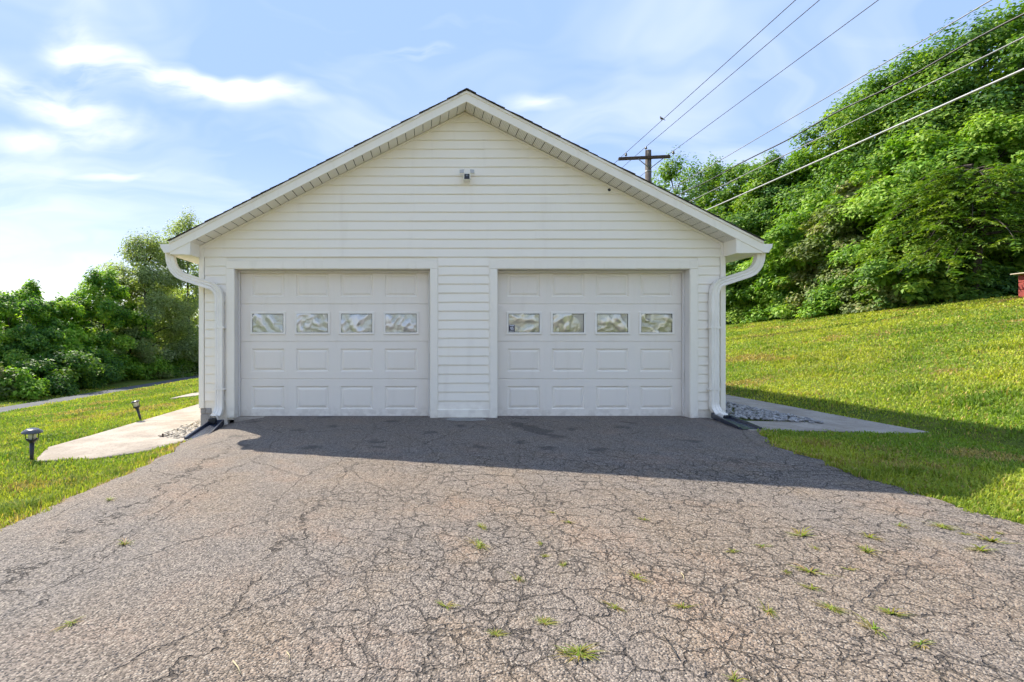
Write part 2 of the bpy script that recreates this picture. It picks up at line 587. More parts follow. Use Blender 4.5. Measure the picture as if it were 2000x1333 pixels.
def m_ground():
    t = NT('lawn_soil')
    p = t.pos()
    g = t.mix(t.ramp(t.noise(p, 1.1, 6, .65), .38, .66), (.110, .160, .026), (.165, .175, .038))
    g = t.mix(t.ramp(t.noise(p, 14, 5, .7), .50, .75), g, (.040, .062, .012))
    g = t.mix(t.ramp(t.noise(p, .55, 6, .65), .60, .74), g, (.20, .135, .050))
    se = t.N.new('ShaderNodeSeparateXYZ'); t.L.new(p, se.inputs[0])
    strip = t.m('MULTIPLY', t.ramp(t.m('ADD', se.outputs['X'], t.m('MULTIPLY_ADD', t.noise(p, 2.5, 4), .8, -.4)), -3.15, -2.85), t.ramp(se.outputs['Y'], -.8, -1.4))
    strip = t.m('MULTIPLY', strip, t.ramp(se.outputs['X'], 2.0, 1.0))
    g = t.mix(t.m('MULTIPLY', strip, .85), g, (.26, .175, .105))
    return t.fin(g, .95, t.bump(t.noise(p, 30, 5, .7), .8, .03), spec=.1)


def m_tint(name, rough=.55, trans=.36, tcol=(1.15, 1.25, .35), spec=.25):
    t = NT(name)
    a = t.N.new('ShaderNodeAttribute'); a.attribute_name = 'tint'
    t.fin(a.outputs['Color'], rough, spec=spec)
    tr = t.N.new('ShaderNodeBsdfTranslucent')
    c = t.mix(1.0, a.outputs['Color'], tcol, 'MULTIPLY')
    t.L.new(c, tr.inputs['Color'])
    ms = t.N.new('ShaderNodeMixShader'); ms.inputs[0].default_value = trans
    t.L.new(t.bsdf.outputs[0], ms.inputs[1]); t.L.new(tr.outputs[0], ms.inputs[2])
    t.L.new(ms.outputs[0], t.out.inputs['Surface'])
    return t.mat


def m_glass():
    t = NT('thin_window_glass')
    g = t.N.new('ShaderNodeBsdfGlossy'); g.inputs['Roughness'].default_value = .03
    tr = t.N.new('ShaderNodeBsdfTransparent'); tr.inputs['Color'].default_value = (.95, .97, .96, 1)
    fr = t.N.new('ShaderNodeFresnel'); fr.inputs['IOR'].default_value = 1.45
    ms = t.N.new('ShaderNodeMixShader')
    t.L.new(fr.outputs[0], ms.inputs[0]); t.L.new(tr.outputs[0], ms.inputs[1]); t.L.new(g.outputs[0], ms.inputs[2])
    t.L.new(ms.outputs[0], t.out.inputs['Surface'])
    return t.mat


def m_bark(name, a, b):
    t = NT(name)
    p = t.pos()
    n = t.noise(t.mapping(p, (9, 9, 1.6)), 2.2, 6, .7)
    return t.fin(t.mix(t.ramp(n, .35, .65), a, b), .9, t.bump(n, .7, .02), spec=.1)


M = dict(
    vinyl=m_vinyl(),
    trim=m_paint('white_painted_trim', (.915, .855, .73)),
    door=m_paint('white_steel_door', (.865, .80, .695), .22),
    jamb=m_paint('cream_door_jamb', (.76, .72, .66), .5),
    metalw=plain('white_aluminium', (.88, .83, .735), .38, .05, 3),
    soffit=m_soffit(),
    shingle=plain('dark_asphalt_shingle', (.050, .045, .043), .92, .4, 30, bump=.6, bscale=200),
    asphalt=m_asphalt(),
    concrete=m_concrete('pale_concrete'),
    block=m_concrete('grey_block', (.36, .35, .33), (.25, .24, .22)),
    ground=m_ground(),
    road=plain('grey_road_asphalt', (.085, .088, .095), .9, .2, 3),
    rubber=plain('black_rubber_seal', (.02, .02, .02), .6),
    blackp=plain('black_plastic', (.018, .019, .022), .42, .25, 20),
    capgrey=plain('dark_grey_satin', (.075, .078, .085), .30, .2, 20),
    splash=plain('dark_navy_plastic', (.022, .030, .052), .27, .25, 14),
    glass=m_glass(),
    foil=plain('crinkled_silver_foil', (.66, .645, .60), .30, .06, 9, metal=.55),
    foil_gold=plain('crinkled_gold_tint_foil', (.72, .67, .53), .30, .06, 9, metal=.55),
    navy=plain('navy_print', (.012, .013, .035), .5),
    whitep=plain('white_print', (.75, .75, .78), .5),
    stone_l=plain('cream_river_stone', (.48, .42, .33), .85, .35, 18),
    stone_d=plain('grey_crushed_stone', (.33, .32, .31), .85, .45, 18),
    wood=m_bark('weathered_pole_wood', (.10, .085, .072), (.18, .16, .14)),
    darkwood=m_bark('dark_crossarm_wood', (.055, .040, .033), (.10, .075, .060)),
    bark=m_bark('grey_brown_bark', (.045, .036, .028), (.10, .085, .07)),
    wire=plain('black_wire', (.03, .03, .032), .5),
    wire_g=plain('grey_aluminium_wire', (.24, .24, .25), .5),
    wire_w=plain('pale_cable', (.40, .40, .41), .5),
    ceramic=plain('brown_ceramic', (.09, .07, .06), .3),
    steel=plain('galvanised_steel', (.22, .22, .22), .5, metal=.6),
    lens=plain('frosted_lens', (.62, .60, .50), .25, .1, 30),
    feather=plain('dark_feathers', (.03, .028, .03), .7),
    red=plain('faded_red_boards', (.30, .045, .035), .75, .25, 8),
    tan=plain('pale_board', (.52, .44, .34), .8),
    rust=plain('rusty_steel', (.10, .07, .05), .8, .3, 40),
    straw=plain('dry_straw', (.50, .42, .24), .8),
    leaf=m_tint('foliage_leaf'),
    leaf_b=m_tint('backlit_foliage_leaf', .55, .55, (1.15, 1.25, .4), .25),
    grass=m_tint('grass_blade', .6, .42, (1.1, 1.15, .5)),
)

# ------------------------------------------------------------------ the setting: terrain, driveway, paths, road
WX0, WX1, RIDGE = -3.21, 4.34, 0.60       # front wall left / right ends, ridge
GDEPTH = 7.4


def sstep(a, b, x):
    t = np.clip((x - a) / (b - a), 0, 1)
    return t * t * (3 - 2 * t)


def ground_z(x, y):
    x = np.asarray(x, dtype=np.float64); y = np.asarray(y, dtype=np.float64)
    # left side
    zl = -0.16 * sstep(-2.2, -3.3, x)
    zl = zl - 0.112 * np.clip(-4.5 - x, 0, 8.2)
    zl = zl - .62 * sstep(-12.6, -13.6, x)
    zl = zl + .9 * sstep(-18.0, -26, x)
    # right side, a grass bank up to the wood
    t = np.clip(x - 6.22, 0, None)
    zr = .12 * sstep(6.18, 6.50, x) + .205 * np.minimum(t, 11.0) * (1 - .22 * np.exp(-t * .35)) + .06 * np.clip(t - 11, 0, 60)
    zr = zr - .035 * np.clip(y - 7, 0, 25) * sstep(8, 16, x) + .02 * np.clip(-y, 0, 8) * sstep(8, 16, x)
    return np.where(x < 0, zl, zr)


def gz(x, y):
    return float(ground_z(x, y))


def drive_l(y):
    y = np.asarray(y, dtype=np.float64)
    return -2.62 - .26 * sstep(-2.6, -1.0, y) + .20 * (fbm(y * 2.1, y * 0 + 3, 5) - .5) + .10 * (vnoise(y * 9, y * 0, 8) - .5) - 16 * sstep(-9, -16, y)  # last term: unseen flare behind the camera, added so the door foil reflects asphalt


def drive_r(y):
    y = np.asarray(y, dtype=np.float64)
    return 3.68 + .42 * sstep(-2.2, -.9, y) + .16 * (fbm(y * 1.7, y * 0 + 9, 15) - .5) + .06 * (vnoise(y * 9, y * 0, 18) - .5) + 16 * sstep(-9, -16, y)  # same added flare on the right, out of view, for the foil's reflection


def axis(fine, a, b, far, n):
    g = np.concatenate([-np.geomspace(1, 1 + far, n)[::-1][:-1] + 1 + a, np.arange(a, b, fine), b + np.geomspace(1, 1 + far, n) - 1])
    return np.unique(np.round(g, 4))


gxs = axis(.2, -20, 20, 700, 36)
gys = axis(.35, -12, 34, 800, 36)
GX, GY = np.meshgrid(gxs, gys)
GZ = ground_z(GX, GY)
under = (GX > drive_l(GY) + .10) & (GX < drive_r(GY) - .10) & (GY < .3)
inside = (GX > WX0 + .05) & (GX < WX1 - .05) & (GY > -.2) & (GY < GDEPTH)
GZ = np.where(under | inside, GZ - .05, GZ)
GZ = GZ + .03 * (fbm(GX * .8, GY * .8, 3) - .5) * ((GX < -4.7) | (GX > 6.4))
nx, ny = len(gxs), len(gys)
idx = np.arange(nx * ny).reshape(ny, nx)
gf = np.stack([idx[:-1, :-1], idx[:-1, 1:], idx[1:, 1:], idx[1:, :-1]], -1).reshape(-1, 4)
me = np_mesh('ground', np.stack([GX.ravel(), GY.ravel(), GZ.ravel()], 1), gf, smooth=True)
prop(link('ground', me, M['ground']), 'sloping lawn ground falling left to the road and rising right', kind='structure')


def sheet(name, xl, xr, ys, nxs, zoff, mat, thick=.05):
    """a slab whose left/right edges are functions of y, following the ground"""
    ys = np.asarray(ys)
    u = np.linspace(0, 1, nxs)
    a, b = np.asarray(xl(ys)) + 0 * ys, np.asarray(xr(ys)) + 0 * ys
    XX = a[:, None] * (1 - u) + b[:, None] * u
    YY = np.repeat(ys[:, None], nxs, 1)
    ZZ = ground_z(XX, YY) + zoff
    n, m_ = XX.shape
    top = np.stack([XX.ravel(), YY.ravel(), ZZ.ravel()], 1)
    ids = np.arange(n * m_).reshape(n, m_)
    faces = [list(q) for q in np.stack([ids[:-1, :-1], ids[:-1, 1:], ids[1:, 1:], ids[1:, :-1]], -1).reshape(-1, 4)]
    loop = list(ids[0, :]) + list(ids[1:, -1]) + list(ids[-1, ::-1][1:]) + list(ids[::-1, 0][1:-1])
    vv = [tuple(p) for p in top]
    base = len(vv)
    for i in loop:
        p = vv[i]; vv.append((p[0], p[1], p[2] - thick))
    k = len(loop)
    for i in range(k):
        j = (i + 1) % k
        faces.append([loop[j], loop[i], base + i, base + j])
    me = bpy.data.meshes.new(name)
    me.from_pydata([tuple(map(float, p)) for p in vv], [], [[int(q) for q in f] for f in faces])
    me.update()
    return prop(link(name, me, mat), kind='structure')


ys = np.concatenate([np.arange(-46, -7, .75), np.arange(-7, .26, .045)])  # far rows run on unseen behind the camera, added to keep green out of the foil
prop(sheet('driveway', drive_l, drive_r, ys, 64, .012, M['asphalt']), 'cracked brown-grey asphalt driveway in front of the garage')

# concrete paths down both sides, built slab by slab with tooled joints
def slab(name, poly, ztop, mat, parent=None, thick=.09, follow=True):
    mb = MB()
    n = len(poly)
    tops = [(x, y, (gz(x, y) if follow else 0) + ztop) for x, y in poly]
    bev = .012
    cx, cy = sum(p[0] for p in poly) / n, sum(p[1] for p in poly) / n
    ins = []
    for x, y, z in tops:
        d = Vector((cx - x, cy - y, 0)); d.normalize()
        ins.append((x + d.x * bev, y + d.y * bev, z + .006))
    bot = [(x, y, z - thick) for x, y, z in tops]
    mb.add(ins + tops + bot, [list(range(n))] + [[n + i, n + (i + 1) % n, (i + 1) % n, i] for i in range(n)]
           + [[2 * n + i, 2 * n + (i + 1) % n, n + (i + 1) % n, n + i] for i in range(n)])
    return mb.build(name, mat, parent)


pl = empty('path')
prop(pl, 'sunlit concrete path along the left side of the garage', kind='structure')
edges_l = [(-4.12, -1.86), (-3.62, -1.74), (-3.2, -1.40), (-2.98, -1.0)]
slab('slab', [(-4.12, -1.86), (-3.55, -1.74), (-3.16, -1.42), (-2.90, -1.02), (-2.90, -.72), (-3.34, -.55), (-4.46, -.55), (-4.48, -1.2)], .012, M['concrete'], pl)
for i in range(9):
    y0 = -.545 + i * 1.22
    slab('slab', [(-4.45, y0), (-3.50, y0), (-3.50, y0 + 1.213), (-4.45, y0 + 1.213)], .012, M['concrete'], pl)
pb = empty('path_branch')
prop(pb, 'short concrete path branching off across the left lawn', kind='structure')
for i in range(2):
    slab('slab', [(-6.25 + i * .9, 5.0), (-5.36 + i * .9, 5.0), (-5.36 + i * .9, 6.1), (-6.25 + i * .9, 6.1)], .03, M['concrete'], pb)
pr = empty('path_right')
prop(pr, 'shaded concrete path along the right side of the garage', kind='structure')
slab('slab', [(4.06, -.98), (4.95, -1.02), (5.6, -1.16), (6.16, -1.12), (6.15, -.52), (4.42, -.30), (4.20, -.05), (4.08, -.30)], .014, M['concrete'], pr)
for i in range(8):
    y0 = -.505 + i * 1.22
    slab('slab', [(5.36, y0 + (.08 if i == 0 else 0)), (6.15, y0), (6.15, y0 + 1.213), (5.36, y0 + 1.213)], .014, M['concrete'], pr)

# the road beyond the left lawn
ys2 = np.concatenate([np.arange(-30, 60, 2.0), np.arange(60, 400, 20.0)])
prop(sheet('road', lambda y: -17.4 + 0 * y, lambda y: -13.7 + 0 * y, ys2, 8, .02, M['road']), 'narrow grey road below the left lawn')


# gravel beds
def stones(name, n, inside_f, box_, mat, label, seed, smin=.018, smax=.042):
    rng = np.random.default_rng(seed)
    ico = [(0, 0, 1), (.9, 0, .25), (.28, .86, .25), (-.73, .53, .25), (-.73, -.53, .25), (.28, -.86, .25), (0, 0, -.6)]
    fcs = [(0, 1, 2), (0, 2, 3), (0, 3, 4), (0, 4, 5), (0, 5, 1), (6, 2, 1), (6, 3, 2), (6, 4, 3), (6, 5, 4), (6, 1, 5)]
    V, F = [], []
    k = 0
    while k < n:
        x, y = rng.uniform(box_[0], box_[1]), rng.uniform(box_[2], box_[3])
        if not inside_f(x, y): continue
        s = rng.uniform(smin, smax); a = rng.uniform(0, 6.28)
        sx, sy, sz = s * rng.uniform(.8, 1.5), s * rng.uniform(.7, 1.1), s * rng.uniform(.5, .9)
        z0 = gz(x, y) + .02 + rng.uniform(0, .015)
        tx, ty = rng.uniform(-.3, .3, 2)
        b = len(V)
        for p in ico:
            q = (p[0] * sx * rng.uniform(.85, 1.15), p[1] * sy * rng.uniform(.85, 1.15), p[2] * sz)
            X_, Y_ = q[0] * math.cos(a) - q[1] * math.sin(a), q[0] * math.sin(a) + q[1] * math.cos(a)
            V.append((x + X_, y + Y_, z0 + q[2] + tx * X_ + ty * Y_))
        F += [[b + i for i in f] for f in fcs]
        k += 1
    me = np_mesh(name, np.array(V), np.array(F))
    prop(link(name, me, mat), label, kind='stuff')


stones('gravel', 1500, lambda x, y: x > -3.50 and y > -.85 + (x + 3.5) * -.9 * 0 and (y > -.62 or x > -3.36 - .5 * (y + .62)) and x < -3.2 + (.25 if y < -.1 else 0),
       (-3.5, -2.95, -.85, 2.6), M['stone_l'], 'cream pebbles in the strip beside the left path', 3, .016, .034)
stones('gravel', 3600, lambda x, y: x < 5.37 and y > -.50 * min(1, max(0, (x - 4.3))) - .06 and (x > 4.40 or y < 0), (4.30, 5.37, -.55, 6.5), M['stone_d'],
       'grey crushed stone beside the shaded right path', 4, .018, .042)

# ------------------------------------------------------------------ the garage
garage = empty('garage', (RIDGE, 0, 0))
prop(garage, 'white vinyl-sided two-car garage with a gable roof and two panel doors', 'garage')


def under_g(o):
    o.matrix_parent_inverse = Matrix.Translation((-RIDGE, 0, 0))
    return o


def gpart(mb, name, mat, parent=None):
    o = mb.build(name, mat)
    if parent is None:
        o.parent = garage
        under_g(o)
    else:
        o.parent = parent
    return o


def gempty(name):
    o = empty(name)
    o.parent = garage
    under_g(o)
    return o


SOFF0, SLOPE = 4.412, .507               # soffit line at the ridge, pitch
OV = .305                                # rake overhang


def rake_z(x, top=SOFF0):
    return top - SLOPE * abs(x - RIDGE)


def rake_x(z, side, top=SOFF0):
    return RIDGE + side * (top - z) / SLOPE


# wall core behind the siding (with openings), side and back walls
DZ = 2.154
LD, RD = (-2.711, .103), (1.070, 3.838)  # openings
core = MB()
for x0, x1 in ((WX0 + .01, LD[0] - .02), (LD[1] + .02, RD[0] - .02), (RD[1] + .02, WX1 - .01)):
    core.box(x0, x1, .004, .16, -.02, DZ + .02)
poly = [(WX0 + .01, DZ + .02), (WX1 - .01, DZ + .02), (WX1 - .01, rake_z(WX1)), (RIDGE, SOFF0 + .05), (WX0 + .01, rake_z(WX0))]
core.prism(poly, .004, .16)
wall = gpart(core, 'front_wall', M['trim'])
sw = MB()
sw.box(WX0 + .01, WX0 + .16, .16, GDEPTH, -.15, 2.42)
gpart(sw, 'side_wall', M['vinyl'])
sw = MB()
sw.box(WX1 - .16, WX1 - .01, .16, GDEPTH, -.02, 2.42)
gpart(sw, 'side_wall', M['vinyl'])
sw = MB()
sw.prism([(WX0 + .16, -.1), (WX1 - .16, -.1), (WX1 - .16, rake_z(WX1)), (RIDGE, SOFF0), (WX0 + .16, rake_z(WX0))], GDEPTH - .15, GDEPTH)
gpart(sw, 'back_wall', M['vinyl'])
for sx, x0 in ((-1, WX0), (1, WX1)):      # lap siding of the side walls, one board each
    for k in range(18):
        z0 = -.004 + .1295 * k if sx > 0 else .155 + .1295 * (k - 0)
        if z0 > 2.28: break
        mb = MB()
        xo = x0 - sx * .01
        pr_ = [(xo, z0), (xo + sx * .015, z0 + .002), (xo + sx * .004, z0 + .1295), (xo, z0 + .1295)]
        if sx > 0: pr_ = pr_
        mb.prism(pr_ if sx > 0 else pr_[::-1], .02, GDEPTH)
        o = mb.build('siding_board', M['vinyl'])
        sides = [c for c in garage.children if c.name.startswith('side_wall')]
        o.parent = sides[0] if sx < 0 else sides[1]

# front siding, course by course
STEP, Z0 = .1295, 2.326
courses = [Z0 - STEP * k for k in range(-16, 19)]
SEAMS = {-9: [.05], -8: [.05], -5: [-.20], -4: [-.20], -3: [1.62, 3.1], -2: [1.62, 3.1], -1: [-1.52, .03], 0: [.03, -1.52], -7: [2.1], -6: [2.1], -11: [.9], -10: [.9], 17: [], 16: []}
PROF = [(0.0, .002), (-.0155, .0), (-.0175, .006), (-.0165, .016), (-.0085, .102), (-.0035, .1245), (-.0035, .140), (0.002, .140)]
jit = random.Random(4)


def course(x0f, x1f, z0, yo):
    mb = MB()
    n = len(PROF)
    vs_ = []
    for xf in (x0f, x1f):
        for (y, z) in PROF:
            vs_.append((xf(z0 + z), y + yo, z0 + z))
    fs = [[i, (i + 1) % n, n + (i + 1) % n, n + i] for i in range(n)] + [list(range(n - 1, -1, -1)), list(range(n, 2 * n))]
    mb.add(vs_, fs)
    return mb


def add_course(xa, xb, z0, seams, gable):
    """xa/xb end positions (None = follows the rake)"""
    cuts = sorted(s for s in seams if (xa is None or s > xa + .15) and (xb is None or s < xb - .15))
    ends = [xa] + cuts + [xb]
    for i in range(len(ends) - 1):
        a, b = ends[i], ends[i + 1]
        fa = (lambda z: max(WX0 + .012, rake_x(z, -1) + .004)) if a is None else (lambda z, a=a: a)
        fb = (lambda z: min(WX1 - .012, rake_x(z, 1) - .004)) if b is None else (lambda z, b=b: b)
        if fb(z0 + .14) - fa(z0 + .14) < .02:
            fa0, fb0 = fa, fb
            fa = lambda z, f=fa0: min(f(z), RIDGE - .01)
            fb = lambda z, f=fb0: max(f(z), RIDGE + .01)
        yo = (i % 2) * -.0038 + jit.uniform(-.0008, .0008)
        o = course(fa, fb, z0 + jit.uniform(-.0012, .0012), yo).build('siding_board', M['vinyl'])
        o.parent = wall


TRO = .108                                # width of the door surround
for k in range(-16, 19):
    z0 = Z0 - STEP * k
    if z0 > 4.34: continue
    seams = SEAMS.get(k, [])
    if z0 > DZ + TRO - .02:
        add_course(None, None, z0, seams, True)
    else:
        if z0 < .0: continue
        if z0 > .14:
            add_course(WX0 + .07, LD[0] - TRO - .012, z0, [], False)
        add_course(LD[1] + TRO + .008, RD[0] - TRO - .008, z0, [], False)
        add_course(RD[1] + TRO + .012, WX1 - .07, z0, [], False)
# kick board under the middle siding
mb = MB(); mb.box(LD[1] + TRO - .002, RD[0] - TRO + .004, -.034, .0, .016, .134, bev=.006)
gpart(mb, 'kick_board', M['vinyl'])
# corner posts
for x0, x1, zb in ((WX0 - .012, WX0 + .062, .15), (WX1 - .062, WX1 + .012, .06)):
    mb = MB(); mb.box(x0, x1, -.024, .07, zb, rake_z(x0 if x0 < 0 else x1) + .02, bev=.005)
    gpart(mb, 'corner_post', M['trim'])
# channel trim under the rake soffit
for s in (-1, 1):
    mb = MB()
    xe = WX0 if s < 0 else WX1
    a, b = (xe, rake_z(xe)), (RIDGE, SOFF0)
    mb.prism([(a[0], a[1] - .028), (b[0], b[1] - .028), (b[0], b[1] - .001), (a[0], a[1] - .001)] if s < 0 else
             [(b[0], b[1] - .028), (a[0], a[1] - .028), (a[0], a[1] - .001), (b[0], b[1] - .001)], -.026, .0)
    gpart(mb, 'channel_trim', M['trim'])

# foundation at the left corner
fo = gempty('foundation')
for (x0, x1, z0, z1, y) in [(WX0 + .008, -3.045, -.24, .062, .0), (WX0 + .006, -3.135, .070, .150, .003), (-3.127, -3.047, .070, .150, .0)]:
    mb = MB(); mb.box(x0, x1, y - .012, .15, z0, z1, bev=.005)
    gpart(mb, 'block', M['block'], fo)
mb = MB(); mb.box(WX0 + .012, -3.05, .001, .1, -.24, .152)
gpart(mb, 'mortar', M['concrete'], fo)
mb = MB(); mb.box(-3.045, LD[0] - TRO, -.004, .1, -.1, .2, bev=.003)
gpart(mb, 'corner_board', M['trim'], fo)
mb = MB(); mb.box(WX0 - .005, WX0 + .15, .16, GDEPTH, -.5, .15)
gpart(mb, 'footing', M['block'], fo)
mb = MB()
mb.box(LD[0] - .02, LD[1] + .02, .02, .5, -.06, .006)
mb.box(RD[0] - .02, RD[1] + .02, .02, .5, -.06, .006)
gpart(mb, 'threshold', M['concrete'], fo)

# door surrounds
for (a, b) in (LD, RD):
    s_ = gempty('door_surround')
    for nm, x0, x1, z0, z1 in (('side_casing', a - TRO, a, -.0, DZ), ('side_casing', b, b + TRO, -.0, DZ), ('head_casing', a - TRO, b + TRO, DZ + .001, DZ + TRO + .008)):
        mb = MB(); mb.box(x0, x1, -.030, .0, z0 + (.012 if nm[0] == 's' else 0), z1, bev=.004)
        gpart(mb, nm, M['trim'], s_)
    for nm, x0, x1, z0, z1 in (('channel', a - TRO - .012, a - TRO - .001, .01, DZ + TRO + .009), ('channel', b + TRO + .001, b + TRO + .012, .01, DZ + TRO + .009), ('channel', a - TRO - .012, b + TRO + .012, DZ + TRO + .010, DZ + TRO + .022)):
        mb = MB(); mb.box(x0, x1, -.024, .0, z0, z1)
        gpart(mb, nm, M['vinyl'], s_)
    for nm, x0, x1 in (('jamb', a - .02, a + .002), ('jamb', b - .002, b + .02)):
        mb = MB(); mb.box(x0, x1, -.004, .21, -.0, DZ)
        gpart(mb, nm, M['jamb'], s_)
    mb = MB(); mb.box(a - .02, b + .02, -.003, .21, DZ - .003, DZ + .03)
    gpart(mb, 'head_jamb', M['jamb'], s_)
    for x0, x1 in ((a + .002, a + .024), (b - .024, b - .002)):
        mb = MB(); mb.box(x0, x1, .118, .160, .01, DZ - .003, bev=.004)
        gpart(mb, 'weather_strip', M['jamb'], s_)
    mb = MB(); mb.box(a + .003, b - .003, .116, .161, DZ - .034, DZ - .004, bev=.004)
    gpart(mb, 'weather_strip', M['jamb'], s_)

# sectional doors
DY, SH = .172, .5525


def section_mesh(w, h, pans):
    """sheet with four raised panels; front at y=0, 45 mm thick; origin at centre-bottom"""
    mb = MB()
    xs = sorted({-w / 2, w / 2} | {round(p[0], 5) for p in pans} | {round(p[1], 5) for p in pans})
    z0, z1 = (h - .352) / 2, (h + .352) / 2
    zs = [.006, z0, z1, h - .006]
    spans = {(round(p[0], 5), round(p[1], 5)) for p in pans}
    for i in range(len(xs) - 1):
        for j in range(3):
            if j == 1 and (xs[i], xs[i + 1]) in spans: continue
            mb.add([(xs[i], 0, zs[j]), (xs[i + 1], 0, zs[j]), (xs[i + 1], 0, zs[j + 1]), (xs[i], 0, zs[j + 1])], [(0, 1, 2, 3)])
    for (a, b) in spans:
        rings = []
        for ins, y in ((0, 0), (.007, .0), (.020, .013), (.034, .014), (.056, .003), (.062, .002)):
            rings.append([(a + ins, y, z0 + ins), (b - ins, y, z0 + ins), (b - ins, y, z1 - ins), (a + ins, y, z1 - ins)])
        for r in range(len(rings) - 1):
            o, n = rings[r], rings[r + 1]
            mb.add(o + n, [(k, (k + 1) % 4, 4 + (k + 1) % 4, 4 + k) for k in range(4)])
        mb.add(rings[-1], [(0, 1, 2, 3)])
    # rolled top and bottom edges, back
    hw = w / 2
    for (za, zb, ya) in ((.006, 0, .010), (h - .006, h, .010)):
        q = [(-hw, 0, za), (hw, 0, za), (hw, ya, zb), (-hw, ya, zb)]
        mb.add(q, [(0, 1, 2, 3) if zb > za else (3, 2, 1, 0)])
    mb.add([(-hw, .010, 0), (hw, .010, 0), (hw, .045, 0), (-hw, .045, 0)], [(0, 3, 2, 1)])
    mb.add([(-hw, .010, h), (hw, .010, h), (hw, .045, h), (-hw, .045, h)], [(0, 1, 2, 3)])
    mb.add([(-hw, .045, 0), (hw, .045, 0), (hw, .045, h), (-hw, .045, h)], [(0, 3, 2, 1)])
    for sx in (-1, 1):
        x = sx * hw
        mb.add([(x, 0, .006), (x, .045, 0), (x, .045, h), (x, 0, h - .006)], [(0, 1, 2, 3)])
    return mb.mesh('door_section')


def foil_mesh(w, h, seed):
    rng = np.random.default_rng(seed)
    nxg, nzg = 44, 28
    u = np.linspace(-w / 2, w / 2, nxg); v = np.linspace(-h / 2, h / 2, nzg)
    U, V = np.meshgrid(u, v)
    H = np.zeros_like(U)
    Uw = U + .03 * (fbm(U * 14, V * 14, seed) - .5); Vw = V + .03 * (fbm(U * 14 + 9, V * 14, seed + 2) - .5)
    for i in range(13):
        th = rng.uniform(0, math.pi); lam = rng.uniform(.05, .22); ph = rng.uniform(0, 1)
        tt = (Uw * math.cos(th) + Vw * math.sin(th)) / lam + ph
        wv = (np.abs((tt % 1) - .5) * 2) ** 1.6
        win = np.exp(-(((U - rng.uniform(-w / 2, w / 2)) / rng.uniform(.06, .16)) ** 2 + ((V - rng.uniform(-h / 2, h / 2)) / rng.uniform(.05, .12)) ** 2))
        H += wv * win * lam * .075
    H += .006 * (fbm(U * 11, V * 11, seed + 5) - .5) + .005 * (fbm(U * 40, V * 40, seed + 6, 2) - .5)
    ids = np.arange(nxg * nzg).reshape(nzg, nxg)
    F = np.stack([ids[:-1, :-1], ids[:-1, 1:], ids[1:, 1:], ids[1:, :-1]], -1).reshape(-1, 4)
    return np_mesh('foil', np.stack([U.ravel(), -H.ravel(), V.ravel()], 1), F, smooth=True)


def make_door(a, b, offs, label, seed):
    w = b - a
    cx = (a + b) / 2
    d = empty('garage_door', (cx, DY, -.002))
    d.parent = garage; under_g(d)
    d['label'] = label
    pans = [(o - .247, o + .247) for o in offs]
    sm = section_mesh(w, SH, pans)
    wm = section_mesh(w, SH, [])
    for k in range(4):
        o = link('door_section', wm if k == 2 else sm, M['door'], d)
        o.location = (random.uniform(-.001, .001), random.uniform(-.0015, .0015), .008 + k * SH)
        o.rotation_euler = (0, random.uniform(-.0006, .0006), 0)
    mb = MB(); mb.tube([(-w / 2, .022, .004), (w / 2, .022, .004)], .014, 8)
    gpart(mb, 'bottom_seal', M['rubber'], d)
    zc = .008 + 2 * SH + SH / 2 - .006
    for i, o in enumerate(offs):
        mb = MB()
        fw, fh, t_ = .520, .338, .032
        for (x0, x1, z0, z1) in ((-fw / 2, fw / 2, fh / 2 - t_, fh / 2), (-fw / 2, fw / 2, -fh / 2, -fh / 2 + t_), (-fw / 2, -fw / 2 + t_, -fh / 2 + t_, fh / 2 - t_), (fw / 2 - t_, fw / 2, -fh / 2 + t_, fh / 2 - t_)):
            mb.box(x0, x1, -.016, -.001, z0, z1, bev=.003)
        f = gpart(mb, 'window_frame', M['metalw'], d)
        f.location = (o, 0, zc)
        gk = MB()
        iw, ih = fw - 2 * t_, fh - 2 * t_
        for (x0, x1, z0, z1) in ((-iw / 2, iw / 2, ih / 2 - .007, ih / 2), (iw / 2 - .006, iw / 2, -ih / 2, ih / 2 - .007), (-iw / 2, -iw / 2 + .004, -ih / 2, ih / 2 - .007), (-iw / 2 + .004, iw / 2 - .006, -ih / 2, -ih / 2 + .003)):
            gk.box(x0, x1, -.0115, -.001, z0, z1)
        g = gpart(gk, 'gasket', M['rubber'], d); g.location = (o, 0, zc)
        fo_ = link('foil', foil_mesh(iw, ih, seed + i), M['foil'] if seed < 20 else M['foil_gold'], d)
        fo_.location = (o, .001, zc)
        mb = MB(); mb.box(-iw / 2 + .004, iw / 2 - .004, -.0098, -.0094, -ih / 2 + .003, ih / 2 - .004)
        p = gpart(mb, 'pane', M['glass'], d); p.location = (o, 0, zc)
    return d, zc


make_door(-2.690, .082, (-.982, -.3275, .3275, .982), 'left garage door with silver foil behind its four small windows', 11)
rdoor, zc = make_door(1.090, 3.852, (-.980, -.326, .326, .978), 'right garage door with gold-tinted foil windows and a dark sticker', 31)

